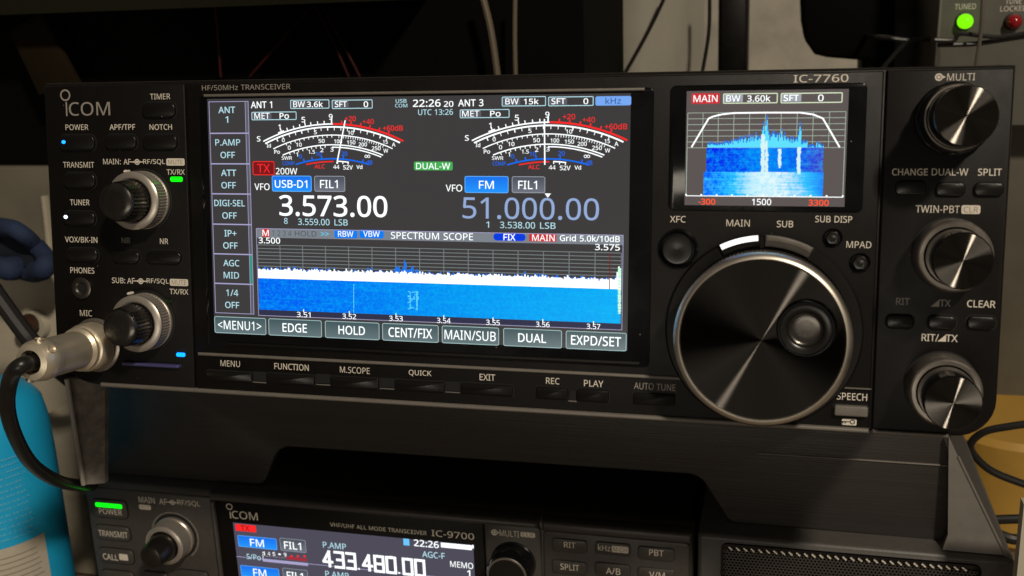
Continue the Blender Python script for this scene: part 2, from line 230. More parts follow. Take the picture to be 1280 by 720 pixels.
class MB:
    def __init__(s): s.v = []; s.f = []; s.m = []; s.mats = []
    def mi(s, m):
        m = MATS[m] if isinstance(m, str) else m
        if m not in s.mats: s.mats.append(m)
        return s.mats.index(m)
    def add(s, vs, fs, m):
        b = len(s.v); i = s.mi(m); s.v += [Vector(p) for p in vs]
        for f in fs: s.f.append([b+k for k in f]); s.m.append(i)
        return s
    def prism(s, F, P, n0, n1, m, c=0, back=True):
        P = list(P); n = len(P)
        if sum(P[i][0]*P[(i+1) % n][1]-P[(i+1) % n][0]*P[i][1] for i in range(n)) < 0: P.reverse()
        rings = [(P, n0)]
        if c: rings += [(P, n1-c), (inset(P, c*.35), n1-c*.35), (inset(P, c), n1)]
        else: rings += [(P, n1)]
        vs = [F.p(u, v, h) for R, h in rings for u, v in R]; fs = []
        for k in range(len(rings)-1):
            for i in range(n): j = (i+1) % n; fs.append((k*n+i, k*n+j, (k+1)*n+j, (k+1)*n+i))
        fs.append([(len(rings)-1)*n+i for i in range(n)])
        if back: fs.append([i for i in range(n)][::-1])
        return s.add(vs, fs, m)
    def flat(s, F, P, n, m):
        P = list(P); k = len(P)
        if sum(P[i][0]*P[(i+1) % k][1]-P[(i+1) % k][0]*P[i][1] for i in range(k)) < 0: P.reverse()
        return s.add([F.p(u, v, n) for u, v in P], [list(range(k))], m)
    def ring(s, F, P, t, n, m):
        Q = inset(P, t); k = len(P)
        return s.add([F.p(u, v, n) for u, v in list(P)+Q], [(i, (i+1) % k, k+(i+1) % k, k+i) for i in range(k)], m)
    def lathe(s, F, u, v, prof, m, seg=64, knurl=None, closed=False):
        vs = []; fs = []; K = len(prof)
        for j, q in enumerate(prof):
            for i in range(seg):
                a = 2*PI*i/seg; r = q[0]
                if knurl and len(q) > 2: r += knurl*(1 if (i % 2) else -1)
                vs.append(F.p(u+r*math.cos(a), v+r*math.sin(a), q[1]))
        for j in range(K-1):
            for i in range(seg): k = (i+1) % seg; fs.append((j*seg+i, j*seg+k, (j+1)*seg+k, (j+1)*seg+i))
        if closed: fs.append([(K-1)*seg+i for i in range(seg)])
        return s.add(vs, fs, m)
    def tube(s, pts, r, m, seg=12, sub=8, caps=True):
        P = [Vector(p) for p in pts]
        if sub > 1 and len(P) > 2:
            Q = []
            for i in range(len(P)-1):
                a, b, c, d = P[max(0, i-1)], P[i], P[i+1], P[min(len(P)-1, i+2)]
                for k in range(sub):
                    t = k/sub; Q.append(.5*((2*b)+(c-a)*t+(2*a-5*b+4*c-d)*t*t+(3*b-a-3*c+d)*t**3))
            P = Q+[P[-1]]
        vs = []; fs = []; nrm = None
        for i, p in enumerate(P):
            d = (P[min(i+1, len(P)-1)]-P[max(i-1, 0)]).normalized()
            if nrm is None: nrm = d.orthogonal().normalized()
            nrm = (nrm-d*nrm.dot(d)).normalized(); bi = d.cross(nrm)
            rr = r(i/(len(P)-1)) if callable(r) else r
            for k in range(seg): a = 2*PI*k/seg; vs.append(p+(nrm*math.cos(a)+bi*math.sin(a))*rr)
        for i in range(len(P)-1):
            for k in range(seg): l = (k+1) % seg; fs.append((i*seg+k, i*seg+l, (i+1)*seg+l, (i+1)*seg+k))
        if caps: fs.append(list(range(seg))[::-1]); fs.append([(len(P)-1)*seg+k for k in range(seg)])
        return s.add(vs, fs, m)
    def box(s, a, b, m):
        (x0, y0, z0), (x1, y1, z1) = a, b
        return s.add([(x, y, z) for z in (z0, z1) for y in (y0, y1) for x in (x0, x1)],
                     [(0, 2, 3, 1), (4, 5, 7, 6), (0, 1, 5, 4), (2, 6, 7, 3), (0, 4, 6, 2), (1, 3, 7, 5)], m)
    # text fitted between photo pixels x0..x1, centred on yc, h pixels tall, printed on frame F
    def text(s, F, body, x0, x1, yc, h, m, n=.00005, bold=0.0, shear=0, dv=0, du=0):
        c = type_curve(body, bold)
        o = bpy.data.objects.new('t', c); me = o.to_mesh(); vv = [v.co.copy() for v in me.vertices]; ff = [list(p.vertices) for p in me.polygons]
        o.to_mesh_clear(); bpy.data.objects.remove(o); bpy.data.curves.remove(c)
        if not vv: return s
        ax = min(v.x for v in vv); bx = max(v.x for v in vv); ay = min(v.y for v in vv); by = max(v.y for v in vv)
        u0, v0 = F.uv(x0, yc); u1, v1 = F.uv(x1, yc); xm = (x0+x1)/2
        _, vt = F.uv(xm, yc-h/2); _, vb = F.uv(xm, yc+h/2)
        return s.add([F.p(u0+du+(v.x-ax)/(bx-ax)*(u1-u0), vb+dv+(v.y-ay)/(by-ay)*(vt-vb), n) for v in vv], ff, m)
    def build(s, name, parent=None, smooth=35, root=None):
        org = Vector((0, 0, 0))
        r = parent
        while r is not None: org = org + r.location; r = r.parent
        me = bpy.data.meshes.new(name)
        if parent is None:
            xs = [v.x for v in s.v]; ys = [v.y for v in s.v]; zs = [v.z for v in s.v]
            org = Vector(((min(xs)+max(xs))/2, (min(ys)+max(ys))/2, min(zs)))
            loc = org
        else: loc = Vector((0, 0, 0))
        me.from_pydata([tuple(v-org) for v in s.v], [], s.f)
        for m in s.mats: me.materials.append(m)
        me.polygons.foreach_set('material_index', s.m); me.update()
        if smooth:
            me.polygons.foreach_set('use_smooth', [True]*len(me.polygons)); me.set_sharp_from_angle(angle=math.radians(smooth))
        o = bpy.data.objects.new(name, me); COL.objects.link(o); o.location = loc
        if parent is not None: o.parent = parent
        return o
def thing(name, label, cat, loc, group=None):
    o = bpy.data.objects.new(name, None); COL.objects.link(o); o.location = loc; o.empty_display_size = .02
    o['label'] = label; o['category'] = cat
    if group: o['group'] = group
    return o
def tag(o, label, cat, group=None):
    o['label'] = label; o['category'] = cat
    if group: o['group'] = group
    return o
def struct(o): o['kind'] = 'structure'; return o

FP = Frame(FACE, (1, 0, 0), (0, math.sin(LEAN), math.cos(LEAN)))          # face of the large transceiver: v = height above the camera
def RP(F, x0, y0, x1, y1):
    u0, v1 = F.uv(x0, y0); u1, v0 = F.uv(x1, y1); return u0, v0, u1, v1
def mm(x): return x*.001

# ================================================================== large structure: desk, wall, lower radio frame
Q0 = at(485, 636, .085)
LP = Frame((0, Q0.y, Q0.z), (1, 0, 0), (0, 0, 1))   # face of the lower radio
MATS_desk = mat('desk_wood', (.16, .12, .085), .5, bump=.2, scale=90, stretch=(.3, 3, 3), var=.25)
mat('wall_paint', (.56, .52, .43), .75, bump=.5, scale=160, var=.22)
o = MB().box((-1.2, -.25, -.03), (1.2, 1.0, 0), 'desk_wood').build('desk'); struct(o)
o = MB().box((-1.6, 1.0, -.6), (1.6, 1.06, 1.4), 'wall_paint').build('wall'); struct(o)

# ================================================================== THE LARGE TRANSCEIVER
uL = FP.uv(60, 250)[0]; uR = FP.uv(1259, 300)[0]; vT = FP.uv(660, 92)[1]; vB = FP.uv(715, 518)[1]
RAD = thing('desktop_transceiver', 'large black radio transceiver with big lit screen and round tuning dial, on the stand', 'radio transceiver',
            ((uL+uR)/2, .05, FP.p(0, vB, 0).z))
b = MB()
out = [(uL, vT), (uR, vT), (uR, vB+.012)] + [(uR-.012+.012*math.cos(-t), vB+.012+.012*math.sin(-t)) for t in [PI/2*i/8 for i in range(1, 9)]] \
    + [(uL+.016-.016*math.sin(t), vB+.016-.016*math.cos(t)) for t in [PI/2*i/8 for i in range(0, 9)]]
b.prism(FP, out, -.016, -.0012, 'black_plastic', c=.0012)
b.prism(FP, rrect(uL+.006, vB+.003, uR-.006, vT-.002, .003), -.100, -.016, 'black_plastic')
b.build('case', RAD)
g1 = FP.uv(238.5, 300)[0]; g2 = FP.uv(1098, 300)[0]
# left panel
b = MB()
cor = [(uL+.0155-.015*math.sin(t), vB+.0165-.0155*math.cos(t)) for t in [PI/2*i/10 for i in range(0, 11)]]
b.prism(FP, [(g1-.0004, vB+.001), (g1-.0004, vT-.0012), (uL+.0005, vT-.0012)] + cor[::-1], -.0013, 0, 'panel_black', c=.0006)
LPAN = b.build('left_control_panel', RAD)
b = MB()
cor = [(uR-.0125+.012*math.cos(-t), vB+.0125+.0115*math.sin(-t)) for t in [PI/2*i/10 for i in range(0, 11)]]
b.prism(FP, [(g2+.0004, vB+.001), (g2+.0004, vT-.001), (uR-.0005, vT-.001)] + cor, -.0013, 0.0, 'panel_black', c=.0006)
RPAN = b.build('right_control_panel', RAD)
b = MB()
b.prism(FP, [(g1+.0003, vB+.001), (g2-.0004, vB+.001), (g2-.0004, vT-.0012), (g1+.0003, vT-.0012)], -.0013, 0, 'panel_black', c=.0005)
# pale rib drawn for the highlight on the key strip's edge
r0 = RP(FP, 248, 444, 868, 474); vr = FP.uv(560, 458)[1]
b.prism(FP, [(r0[0], vr-.0006), (FP.uv(866, 458)[0], vr-.0006), (FP.uv(866, 458)[0], vr+.0006), (r0[0], vr+.0006)], 0, .0007, 'grey_plastic', c=.0004)
for xa, xb, yy in ((316, 333, 478), (395.5, 413, 481), (475, 493, 486), (557, 575, 490.5), (710.5, 721, 501.5)):
    q = RP(FP, xa, yy-1.2, xb, yy+1.2); b.prism(FP, [(q[0], q[1]), (q[2], q[1]), (q[2], q[3]), (q[0], q[3])], 0, .0004, 'grey_plastic', c=.0002)  # pale bar drawn for the shine along the notch's lower edge
    q = RP(FP, xa, yy-14, xb, yy-1.4); b.flat(FP, rrect(*q, .0002), .00004, 'gap_black')
CPAN = b.build('center_panel', RAD)
# pale strips put the light on the lower chamfer into their colour
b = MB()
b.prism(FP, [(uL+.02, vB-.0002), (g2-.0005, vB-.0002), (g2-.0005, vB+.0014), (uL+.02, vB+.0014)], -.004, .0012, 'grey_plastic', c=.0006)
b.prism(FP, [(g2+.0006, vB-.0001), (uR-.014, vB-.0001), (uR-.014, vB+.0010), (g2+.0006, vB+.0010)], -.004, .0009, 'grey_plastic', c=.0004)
b.build('edge_highlight', RAD)
# glossy display bezels
b = MB(); q = RP(FP, 249, 114, 812, 452)
b.prism(FP, rrect(q[0], FP.uv(530, 446)[1], q[2], FP.uv(530, 113.5)[1], .002), -.001, .0003, 'gloss_black', c=.0002)
q2 = RP(FP, 838, 107, 1078, 266)
b.prism(FP, rrect(q2[0], q2[1], q2[2], q2[3], .002), -.001, .0003, 'gloss_black', c=.0002)
BEZ = b.build('display_bezel', RAD)
b = MB()                                                   # lips above and below the main glass
q = RP(FP, 339, 115.8, 800, 113); vv = FP.uv(565, 115.2)[1]
b.prism(FP, [(FP.uv(256, 118)[0], vv-.0005), (FP.uv(806, 113)[0], vv-.0005), (FP.uv(806, 113)[0], vv+.0005), (FP.uv(256, 118)[0], vv+.0005)], .0003, .0012, 'grey_plastic', c=.0003)
b.build('glass_lip', BEZ); b = MB()
vv = FP.uv(565, 444)[1]
b.prism(FP, [(FP.uv(285, 430)[0], vv-.0003), (FP.uv(800, 450)[0], vv-.0003), (FP.uv(800, 450)[0], vv+.0009), (FP.uv(285, 430)[0], vv+.0009)], .0003, .0009, 'black_plastic', c=.0003)
b.build('glass_lip', BEZ)

# ---- lettering helpers
def dot_icon(b, F, px, py, r, m='print_white', wings=True):
    u, v = F.uv(px, py); e = F.uv(px+r, py)[0]-u
    b.ring(F, ellipse(u, v, e, seg=24), e*.38, .00005, m); b.flat(F, ellipse(u, v, e*.42, seg=16), .00005, m)
    if wings: b.flat(F, [(u+e*.75, v-e*.5), (u+e*1.75, v), (u+e*.75, v+e*.5)], .00005, m)
    if wings == 2:
        b.flat(F, [(u-e*.75, v-e*.5), (u-e*1.9, v), (u-e*.75, v+e*.5)], .00005, m)
        b.flat(F, [(u-e*2.6, v-e*.16), (u+e*2.6, v-e*.16), (u+e*2.6, v+e*.16), (u-e*2.6, v+e*.16)], .000045, m)
def badge(b, F, x0, y0, x1, y1, t, bold=.0):
    q = RP(F, x0, y0, x1, y1); b.flat(F, rrect(*q, (q[3]-q[1])*.22), .00005, 'print_white')
    b.text(F, t, x0+2.5, x1-2.5, (y0+y1)/2, (y1-y0)*.62, 'badge_dark', n=.0001, bold=bold)
PB = .012
def lab(b, F, t, x0, x1, y, h, m='print_white', bold=PB): b.text(F, t, x0, x1, y, h, m, bold=bold)
def logo(b, F, stem, ring, com, m='print_dim'):
    # ring over a stem, then C O M
    q = RP(F, *ring); uc, vc = (q[0]+q[2])/2, (q[1]+q[3])/2; rr = (q[3]-q[1])/2
    b.ring(F, ellipse(uc, vc, rr*1.02, rr, 32), rr*.27, .00006, m)
    q = RP(F, *stem); b.flat(F, [(q[0], q[1]), (q[2], q[1]), (q[2], q[3]), (q[0], q[3])], .00006, m)
    b.text(F, 'COM', com[0], com[1], com[2], com[3], m, bold=-.004)
b = MB()
logo(b, FP, (82, 127.5, 84.6, 145), (75.3, 111.8, 88, 126.2), (86.2, 137.6, 136, 17))
for a in (('TIMER', 187.6, 212.8, 120.6, 7), ('APF/TPF', 137, 169, 158.8, 7), ('NOTCH', 187, 215, 158.8, 7), ('POWER', 82, 110.4, 159, 7), ('TRANSMIT', 79, 117.8, 206, 7.2),
          ('TUNER', 87.6, 112, 253, 7.2), ('VOX/BK-IN', 81.4, 121.8, 299.6, 7.2), ('NR', 200, 210.3, 301.6, 7), ('PHONES', 88, 118, 338, 7.4), ('MIC', 100, 115.2, 391.4, 7.6),
          ('MAIN:', 129, 151, 202, 7), ('AF', 154.5, 163.5, 202.2, 7), ('RF/SQL', 179, 206.5, 202.6, 7.2), ('TX/RX', 208.4, 231, 215, 6.6),
          ('SUB:', 140, 156.5, 350.5, 7), ('AF', 159, 168.5, 351, 7), ('RF/SQL', 183.5, 211, 351.8, 7.2), ('TX/RX', 212, 235.5, 364.6, 6.6)): lab(b, FP, *a)
lab(b, FP, 'NB', 152, 162.6, 300.5, 7, 'print_grey')
dot_icon(b, FP, 171.5, 202.4, 3.2, wings=2); dot_icon(b, FP, 176, 351.4, 3.2, wings=2)
badge(b, FP, 207.8, 198, 231, 207, 'MUTE'); badge(b, FP, 212.2, 348.4, 235.4, 357.8, 'MUTE')
b.build('lettering', LPAN, smooth=0)
b = MB()
for a in (('MENU', 275.7, 300, 454.5, 7.6), ('FUNCTION', 343, 386, 458.6, 7.8), ('M.SCOPE', 425, 462.2, 462.8, 7.8), ('QUICK', 511, 539.3, 466.8, 8), ('EXIT', 599.5, 619, 471.6, 8),
          ('REC', 682.5, 699.5, 476.2, 8), ('PLAY', 730, 754.3, 479.4, 8), ('XFC', 837.5, 857.2, 274, 8.2), ('MAIN', 908, 937.3, 278.8, 8.4), ('SUB', 971, 991.6, 280, 8.4),
          ('SUB DISP', 1019, 1065.3, 274, 8.4), ('MPAD', 1058, 1089.3, 305.8, 8.4), ('SPEECH', 1046, 1084, 495.8, 9)): lab(b, FP, *a)
lab(b, FP, 'AUTO TUNE', 792.5, 844.5, 483.4, 8.4, 'print_dim', .004)
lab(b, FP, 'HF/50MHz TRANSCEIVER', 252.5, 363, 109, 6.6, 'print_dim', .0)
lab(b, FP, 'IC-7760', 992, 1060.5, 98, 9.6, 'print_white', .004)
q = RP(FP, 1052.5, 523, 1070.5, 532); b.flat(FP, rrect(*q, .0005), .00005, 'print_white')
u, v = FP.uv(1065.5, 527.5); b.ring(FP, ellipse(u, v, .0008, seg=20), .0003, .0001, 'gap_black')
b.flat(FP, [(u-.0033, v-.00016), (u-.0008, v-.00016), (u-.0008, v+.00016), (u-.0033, v+.00016)], .0001, 'gap_black')
b.flat(FP, [(u-.0032, v-.0006), (u-.0028, v-.0006), (u-.0028, v), (u-.0032, v)], .0001, 'gap_black'); b.flat(FP, [(u-.0024, v-.0006), (u-.002, v-.0006), (u-.002, v), (u-.0024, v)], .0001, 'gap_black')
b.build('lettering', CPAN, smooth=0)
b = MB()
dot_icon(b, FP, 1173.6, 96.4, 5)
for a in (('MULTI', 1184, 1219, 96.2, 9), ('CHANGE', 1115, 1159.6, 215, 8.6), ('DUAL-W', 1164.7, 1210.2, 215, 8.8), ('SPLIT', 1222.4, 1252.2, 215.2, 9), ('TWIN-PBT', 1144.6, 1199.6, 261.4, 9),
          ('CLEAR', 1208.8, 1244.4, 380, 9), ('RIT/', 1152, 1173.5, 422, 9), ('TX', 1182, 1197.2, 422.8, 9)): lab(b, FP, *a)
lab(b, FP, 'RIT', 1120, 1137.2, 376.8, 8.6, 'print_dim'); lab(b, FP, 'TX', 1174.5, 1188.3, 379, 8.6, 'print_dim')
for x, y, m in ((1169, 379, 'print_dim'), (1177.5, 422.6, 'print_white')):
    u, v = FP.uv(x, y); b.flat(FP, [(u-.0013, v-.0011), (u+.0012, v-.0011), (u+.0012, v+.0012)], .00005, m)
badge(b, FP, 1202, 256.4, 1225.2, 267.6, 'CLR')
b.build('lettering', RPAN, smooth=0)

# ---- keys
def key(F, parent, x0, y0, x1, y1, n=.0012, r=.0012, c=.0004, m='key_black', gap=.0005, name='key'):
    q = RP(F, x0, y0, x1, y1)
    b = MB(); b.flat(F, rrect(q[0]-gap, q[1]-gap, q[2]+gap, q[3]+gap, r+gap), .00004, 'gap_black')
    b.prism(F, rrect(*q, r), 0.0001, n, m, c=c); return b.build(name, parent)
lk = [(179, 128.5, 220.5, 147), (75.5, 169, 120, 188), (133, 168.5, 172, 186.5), (180, 168.5, 223, 187), (81, 216, 120.5, 235), (80.5, 264, 120.5, 281.5), (84, 310, 123.6, 327), (142, 313, 176, 329), (184, 313, 228, 330)]
KL = [key(FP, RAD, *a, r=.0022, name='push_key') for a in lk]
for a in ((259, 463, 316, 477), (335, 466.5, 394, 481), (414, 470.5, 474, 486), (494.5, 474.5, 556, 490), (577, 478.5, 641, 494.5), (671, 483, 710, 499), (722, 485.5, 761, 502), (792.5, 490.5, 843, 506.5)):
    key(FP, RAD, *a, r=.0003, c=.0003, n=.0010, name='push_key')
key(FP, RAD, 1043, 505, 1084, 520, n=.0022, r=.0006, name='push_key', m='grey_plastic')
for a in ((1119, 226, 1157, 244), (1169.5, 228, 1206, 245), (1217.5, 228, 1254, 245), (1108, 393, 1141, 410.5), (1160, 394, 1194, 411.5), (1209, 394.5, 1243.5, 412)):
    key(FP, RAD, *a, r=.0016, n=.0012, name='push_key')
b = MB(); q = RP(FP, 1052, 483.5, 1089, 487); b.prism(FP, [(q[0], q[1]), (q[2], q[1]), (q[2], q[3]), (q[0], q[3])], 0, .0009, 'grey_plastic', c=.0003); b.build('speech_trim', RAD)
def round_key(px, py, r, n, hexa=False):
    u, v = FP.uv(px, py); e = abs(FP.uv(px, py+r)[1]-v); b = MB()
    b.lathe(FP, u, v, [(e*1.32, .00003), (e*1.32, .0005), (e*1.2, .0007), (e*1.08, .0004), (e*1.08, .0001)], 'gloss_black', 40)
    b.lathe(FP, u, v, [(e, .0001), (e, n-.0006), (e*.93, n-.0001), (e*.8, n), (e*.3, n-.0002), (0.00001, n-.0003)], 'knob_black', 6 if hexa else 40)
    return b.build('round_key', RAD)
round_key(847.5, 311, 19, .003); round_key(1041, 297, 9, .002, True); round_key(1075, 328, 9.5, .002, True)
# indicator lamps
def led(px, py, rx, ry, rgb, st, F=FP, parent=RAD, n=.0013, name='indicator_lamp', rect=False):
    u, v = F.uv(px, py); a = F.uv(px+rx, py)[0]-u; c = abs(F.uv(px, py+ry)[1]-v); b = MB()
    P = rrect(u-a, v-c, u+a, v+c, min(a, c)*.7) if rect else ellipse(u, v, a, c, 20)
    b.prism(F, P, 0.00005, n, em('lamp_%d_%d_%d' % rgb, rgb, st), c=min(a, c)*.4); return b.build(name, parent)
led(82, 177.6, 2.9, 2.7, (20, 120, 255), 4.0, parent=RAD); led(84.6, 271, 2.8, 2.8, (225, 235, 255), 3.0)
led(221, 224, 7.4, 3.2, (10, 230, 15), 1.6, n=.0008, rect=True); led(226.5, 443.2, 5.2, 2.4, (10, 130, 255), 3.0, n=.0008, rect=True)
led(212, 376, 5, 2.6, (22, 34, 14), .6, n=.0008, rect=True)
# memory card slot under the sub knob; blue lamp glow put into its colour
b = MB(); q = RP(FP, 153, 451, 229, 460.5); mat('slot_lit_blue', (.06, .055, .16), .35)
b.flat(FP, rrect(*q, .0008), .00005, 'gap_black'); vm = (q[1]+q[3])/2
b.prism(FP, rrect(q[0]+.0008, vm-.0006, q[2]-.0008, q[3]-.0002, .0006), 0, .0022, 'slot_lit_blue', c=.0005); b.build('card_slot', RAD)
# phones jack
b = MB(); u, v = FP.uv(103, 360)
b.lathe(FP, u, v, [(.0042, 0), (.0042, .0008), (.0036, .0011), (.0024, .0010), (.0019, .0004)], 'knurl', 40)
b.lathe(FP, u, v, [(.0019, .0004), (.0015, -.0002)], 'gap_black', 40); b.flat(FP, ellipse(u, v, .0019), .0002, 'gap_black'); b.build('headphone_jack', RAD)
b = MB(); u, v = FP.uv(121, 431)
b.lathe(FP, u, v, [(.0105, 0), (.0105, .0008), (.0098, .0012), (.0085, .0012), (.0082, .0001)], 'dark_silver', 40); b.build('microphone_jack', RAD)

# ---- knobs
def volume_knob(px, py):
    u, v = FP.uv(px, py); b = MB()
    b.lathe(FP, u, v, [(.0118, 0), (.0118, .0004), (.0112, .0006)], 'gap_black', 48)
    r = .0109
    b.lathe(FP, u, v, [(r, .0006), (r, .0016), (r-.0003, .0019)], 'silver', 120)
    b.lathe(FP, u, v, [(r-.0003, .0019), (r-.0003, .0019, 1), (r-.0003, .0068, 1), (r-.0003, .0068)], 'silver', 120, knurl=.00016)
    b.lathe(FP, u, v, [(r-.0003, .0068), (r-.0002, .0070), (r-.0002, .0078), (r-.0009, .0084), (r-.0024, .0086), (r-.0030, .0082), (r-.0030, .0060)], 'silver', 120)
    k = b.build('volume_knob', RAD)
    b = MB(); r = .0075
    b.lathe(FP, u, v, [(r, .0040), (r, .0090), (r, .0090, 1), (r-.0006, .0172, 1), (r-.0006, .0172)], 'inner_gloss', 64, knurl=.00026)
    b.lathe(FP, u, v, [(r-.0006, .0172), (r-.0009, .0182), (r-.0018, .0188), (r-.0035, .0190), (.00001, .0191)], 'inner_gloss', 64)
    b.build('inner_knob', k)
    # pointer bead on the outer ring
    b = MB(); a = math.radians(118); b.lathe(FP.off(.0003), u+math.cos(a)*.0120, v+math.sin(a)*.0120, [(.0006, .0004), (.0006, .0032), (.0003, .0037), (.00001, .0038)], 'print_white', 12); b.build('pointer', k)
volume_knob(181, 250); volume_knob(185, 401)
def side_knob(px, py, R, kind):
    u, v = FP.uv(px, py); b = MB()
    if kind == 'multi':
        b.lathe(FP, u, v, [(R, 0), (R, .003), (R-.0004, .0036), (R-.0012, .004), (R*.92, .004)], 'gloss_black', 72)
        b.lathe(FP, u, v, [(R*.92, .004), (R*.90, .0105), (R*.87, .0116)], 'knob_black', 72)
        b.lathe(FP, u, v, [(R*.87, .0116), (R*.855, .0122), (R*.82, .0122), (R*.80, .0116)], 'dark_silver', 72)
        b.lathe(FP, u, v, [(R*.80, .0116), (R*.79, .0235), (R*.77, .0252), (R*.74, .0256)], 'gloss_black', 72); rc = R*.74
    else:
        b.lathe(FP, u, v, [(R*1.02, 0), (R*1.02, .0006), (R*.95, .0008)], 'gap_black', 72)
        b.lathe(FP, u, v, [(R*.95, .0008), (R*.98, .0012), (R*.98, .0100), (R*.94, .0112)], 'dark_silver', 72)
        b.lathe(FP, u, v, [(R*.94, .0112), (R*.90, .0116), (R*.80, .0116), (R*.78, .0100)], 'dark_silver', 72)
        b.lathe(FP, u, v, [(R*.78, .0100), (R*.76, .0150), (R*.75, .0235), (R*.74, .0252), (R*.71, .0256)], 'gloss_black', 72); rc = R*.71
    k = b.build('side_knob', RAD)
    c = MB(); c.lathe(FP, u, v, [(rc, .0256), (rc*.5, .02562), (.00002, .02565)], 'spun_black', 72, closed=True); c.build('knob_cap', k)
    return k
side_knob(1191, 149, .0113, 'multi'); side_knob(1187, 317, .0113, 'pbt'); side_knob(1176, 482, .0110, 'rit')
# main tuning dial
DU, DV = FP.uv(953, 413.5)
b = MB()
b.lathe(FP, DU, DV, [(.0315, 0), (.0315, .0014), (.0309, .0020), (.0275, .0022), (.0270, .0018)], 'panel_black', 128)
b.build('dial_surround', RAD)
for nm, a0, a1, lit in (('main_band_key', 93, 118, True), ('sub_band_key', 61, 90, False)):
    b = MB(); P = []
    aa = [math.radians(a0+(a1-a0)*i/12) for i in range(13)]
    b.prism(FP, [(DU+.0316*math.cos(t), DV+.0316*math.sin(t)) for t in aa] + [(DU+.0278*math.cos(t), DV+.0278*math.sin(t)) for t in aa[::-1]], .0015, .0029, 'key_black' if lit else 'speaker_plastic', c=.0003)
    k = b.build(nm, RAD)
    b = MB(); ab = [math.radians(a0+1.0+(a1-a0-2)*i/12) for i in range(13)]
    b.prism(FP, [(DU+.0315*math.cos(t), DV+.0315*math.sin(t)) for t in ab] + [(DU+.0297*math.cos(t), DV+.0297*math.sin(t)) for t in ab[::-1]], .0028, .00305, em('key_glow', (255, 250, 245), 1.3) if lit else 'grey_plastic', c=.0001)
    b.build('light_bar', k)
b = MB(); R = .0272
b.lathe(FP, DU, DV, [(R-.001, .0016), (R-.001, .0035), (R-.0003, .0040), (R-.0003, .0040, 1), (R-.0003, .0165, 1), (R-.0003, .0165)], 'knurl', 270, knurl=.00032)
DIAL = b.build('tuning_dial', RAD)
b = MB(); b.lathe(FP, DU, DV, [(R-.0003, .0160), (R+.0001, .0163), (R+.0001, .0178), (R-.0004, .0190), (R-.0013, .0198), (R-.0019, .0199), (R-.0022, .0194)], 'chrome', 160); b.build('dial_rim', DIAL)
b = MB(); b.lathe(FP, DU, DV, [(R-.0022, .0194), (.015, .01945), (.006, .0195), (.00002, .0195)], 'spun_dial', 160); b.build('dial_face', DIAL)
F2 = FP.off(.0195); fu, fv = F2.uv(1007, 411); b = MB(); e = abs(F2.uv(1007, 446)[1]-fv)
b.lathe(F2, fu, fv, [(e, -.0004), (e, .0014), (e*.985, .0020), (e*.95, .0023), (e*.91, .0023), (e*.87, .0019)], 'gloss_black', 64)
b.lathe(F2, fu, fv, [(e*.87, .0019), (e*.78, .0017), (e*.68, .0016), (e*.645, .0014)], 'knob_black', 64)
b.lathe(F2, fu, fv, [(e*.645, .0014), (e*.61, .0008), (e*.56, .0004), (e*.48, .00018), (e*.3, .00008), (.00001, .00005)], 'inner_gloss', 64); b.build('finger_dimple', DIAL)

# ================================================================== MAIN SCREEN
SP = FP.off(.0005)
def rect(b, x0, y0, x1, y1, m, n, r=0):
    q = RP(SP, x0, y0, x1, y1)
    b.flat(SP, rrect(*q, r) if r else [(q[0], q[1]), (q[2], q[1]), (q[2], q[3]), (q[0], q[3])], n, m)
def frame(b, x0, y0, x1, y1, m, n, t=.00025, r=.0004):
    q = RP(SP, x0, y0, x1, y1); b.ring(SP, rrect(*q, r, 3), t, n, m)
def line(b, x0, y0, x1, y1, w, m, n):
    a = Vector(SP.uv(x0, y0)); c = Vector(SP.uv(x1, y1)); d = (c-a).normalized(); k = Vector((-d.y, d.x))*w/2
    b.flat(SP, [tuple(a-k), tuple(c-k), tuple(c+k), tuple(a+k)], n, m)
def T(b, t, x0, x1, y, h, m, bold=.0, n=.0003, F=None, **k): b.text(F or SP, t, x0, x1, y, h, m, n=n, bold=bold, **k)
em('lit_back', (62, 59, 60), 1, True); em('w', (250, 255, 255), 1.25); em('cyan_w', (190, 235, 245)); em('ice', (148, 172, 215)); em('red', (255, 40, 40)); em('redfill', (205, 50, 55))
em('darkred', (120, 25, 28)); em('blue', (10, 110, 245)); em('bluekey', (15, 125, 245)); em('green', (70, 175, 85)); em('line', (170, 165, 205)); em('grid', (120, 130, 130)); em('hdr', (125, 132, 140))
em('hdr_dim', (85, 88, 95)); em('keyfill', (72, 90, 94)); em('keyedge', (165, 195, 195)); em('greykey', (105, 112, 122)); em('khz', (120, 170, 245)); em('khz_t', (50, 80, 150)); em('teal', (45, 150, 130))
em('orange', (255, 75, 25), 1.25); em('scopeblue', (30, 120, 235)); em('cy', (90, 215, 255)); em('fixblue', (0, 60, 225)); em('greybar', (95, 95, 105))
def grad_key(name, top, bot):
    m = bpy.data.materials.new(name); m.use_nodes = True; nt = m.node_tree; b = nt.nodes['Principled BSDF']; L = nt.links
    tc = nt.nodes.new('ShaderNodeTexCoord'); sp = nt.nodes.new('ShaderNodeSeparateXYZ'); L.new(tc.outputs['Generated'], sp.inputs[0])
    r = nt.nodes.new('ShaderNodeValToRGB'); r.color_ramp.elements[0].color = (*lin(bot), 1); r.color_ramp.elements[1].color = (*lin(top), 1)
    L.new(sp.outputs['Z'], r.inputs[0]); L.new(r.outputs[0], b.inputs['Emission Color']); b.inputs['Emission Strength'].default_value = 1
    b.inputs['Base Color'].default_value = (.006, .006, .006, 1); b.inputs['Roughness'].default_value = .2
    MATS[name] = m
grad_key('soft_fill', (62, 84, 88), (100, 118, 122)); grad_key('mode_fill', (15, 110, 235), (30, 150, 255)); grad_key('filter_fill', (70, 76, 88), (110, 116, 128)); grad_key('side_fill', (66, 62, 60), (60, 58, 58))
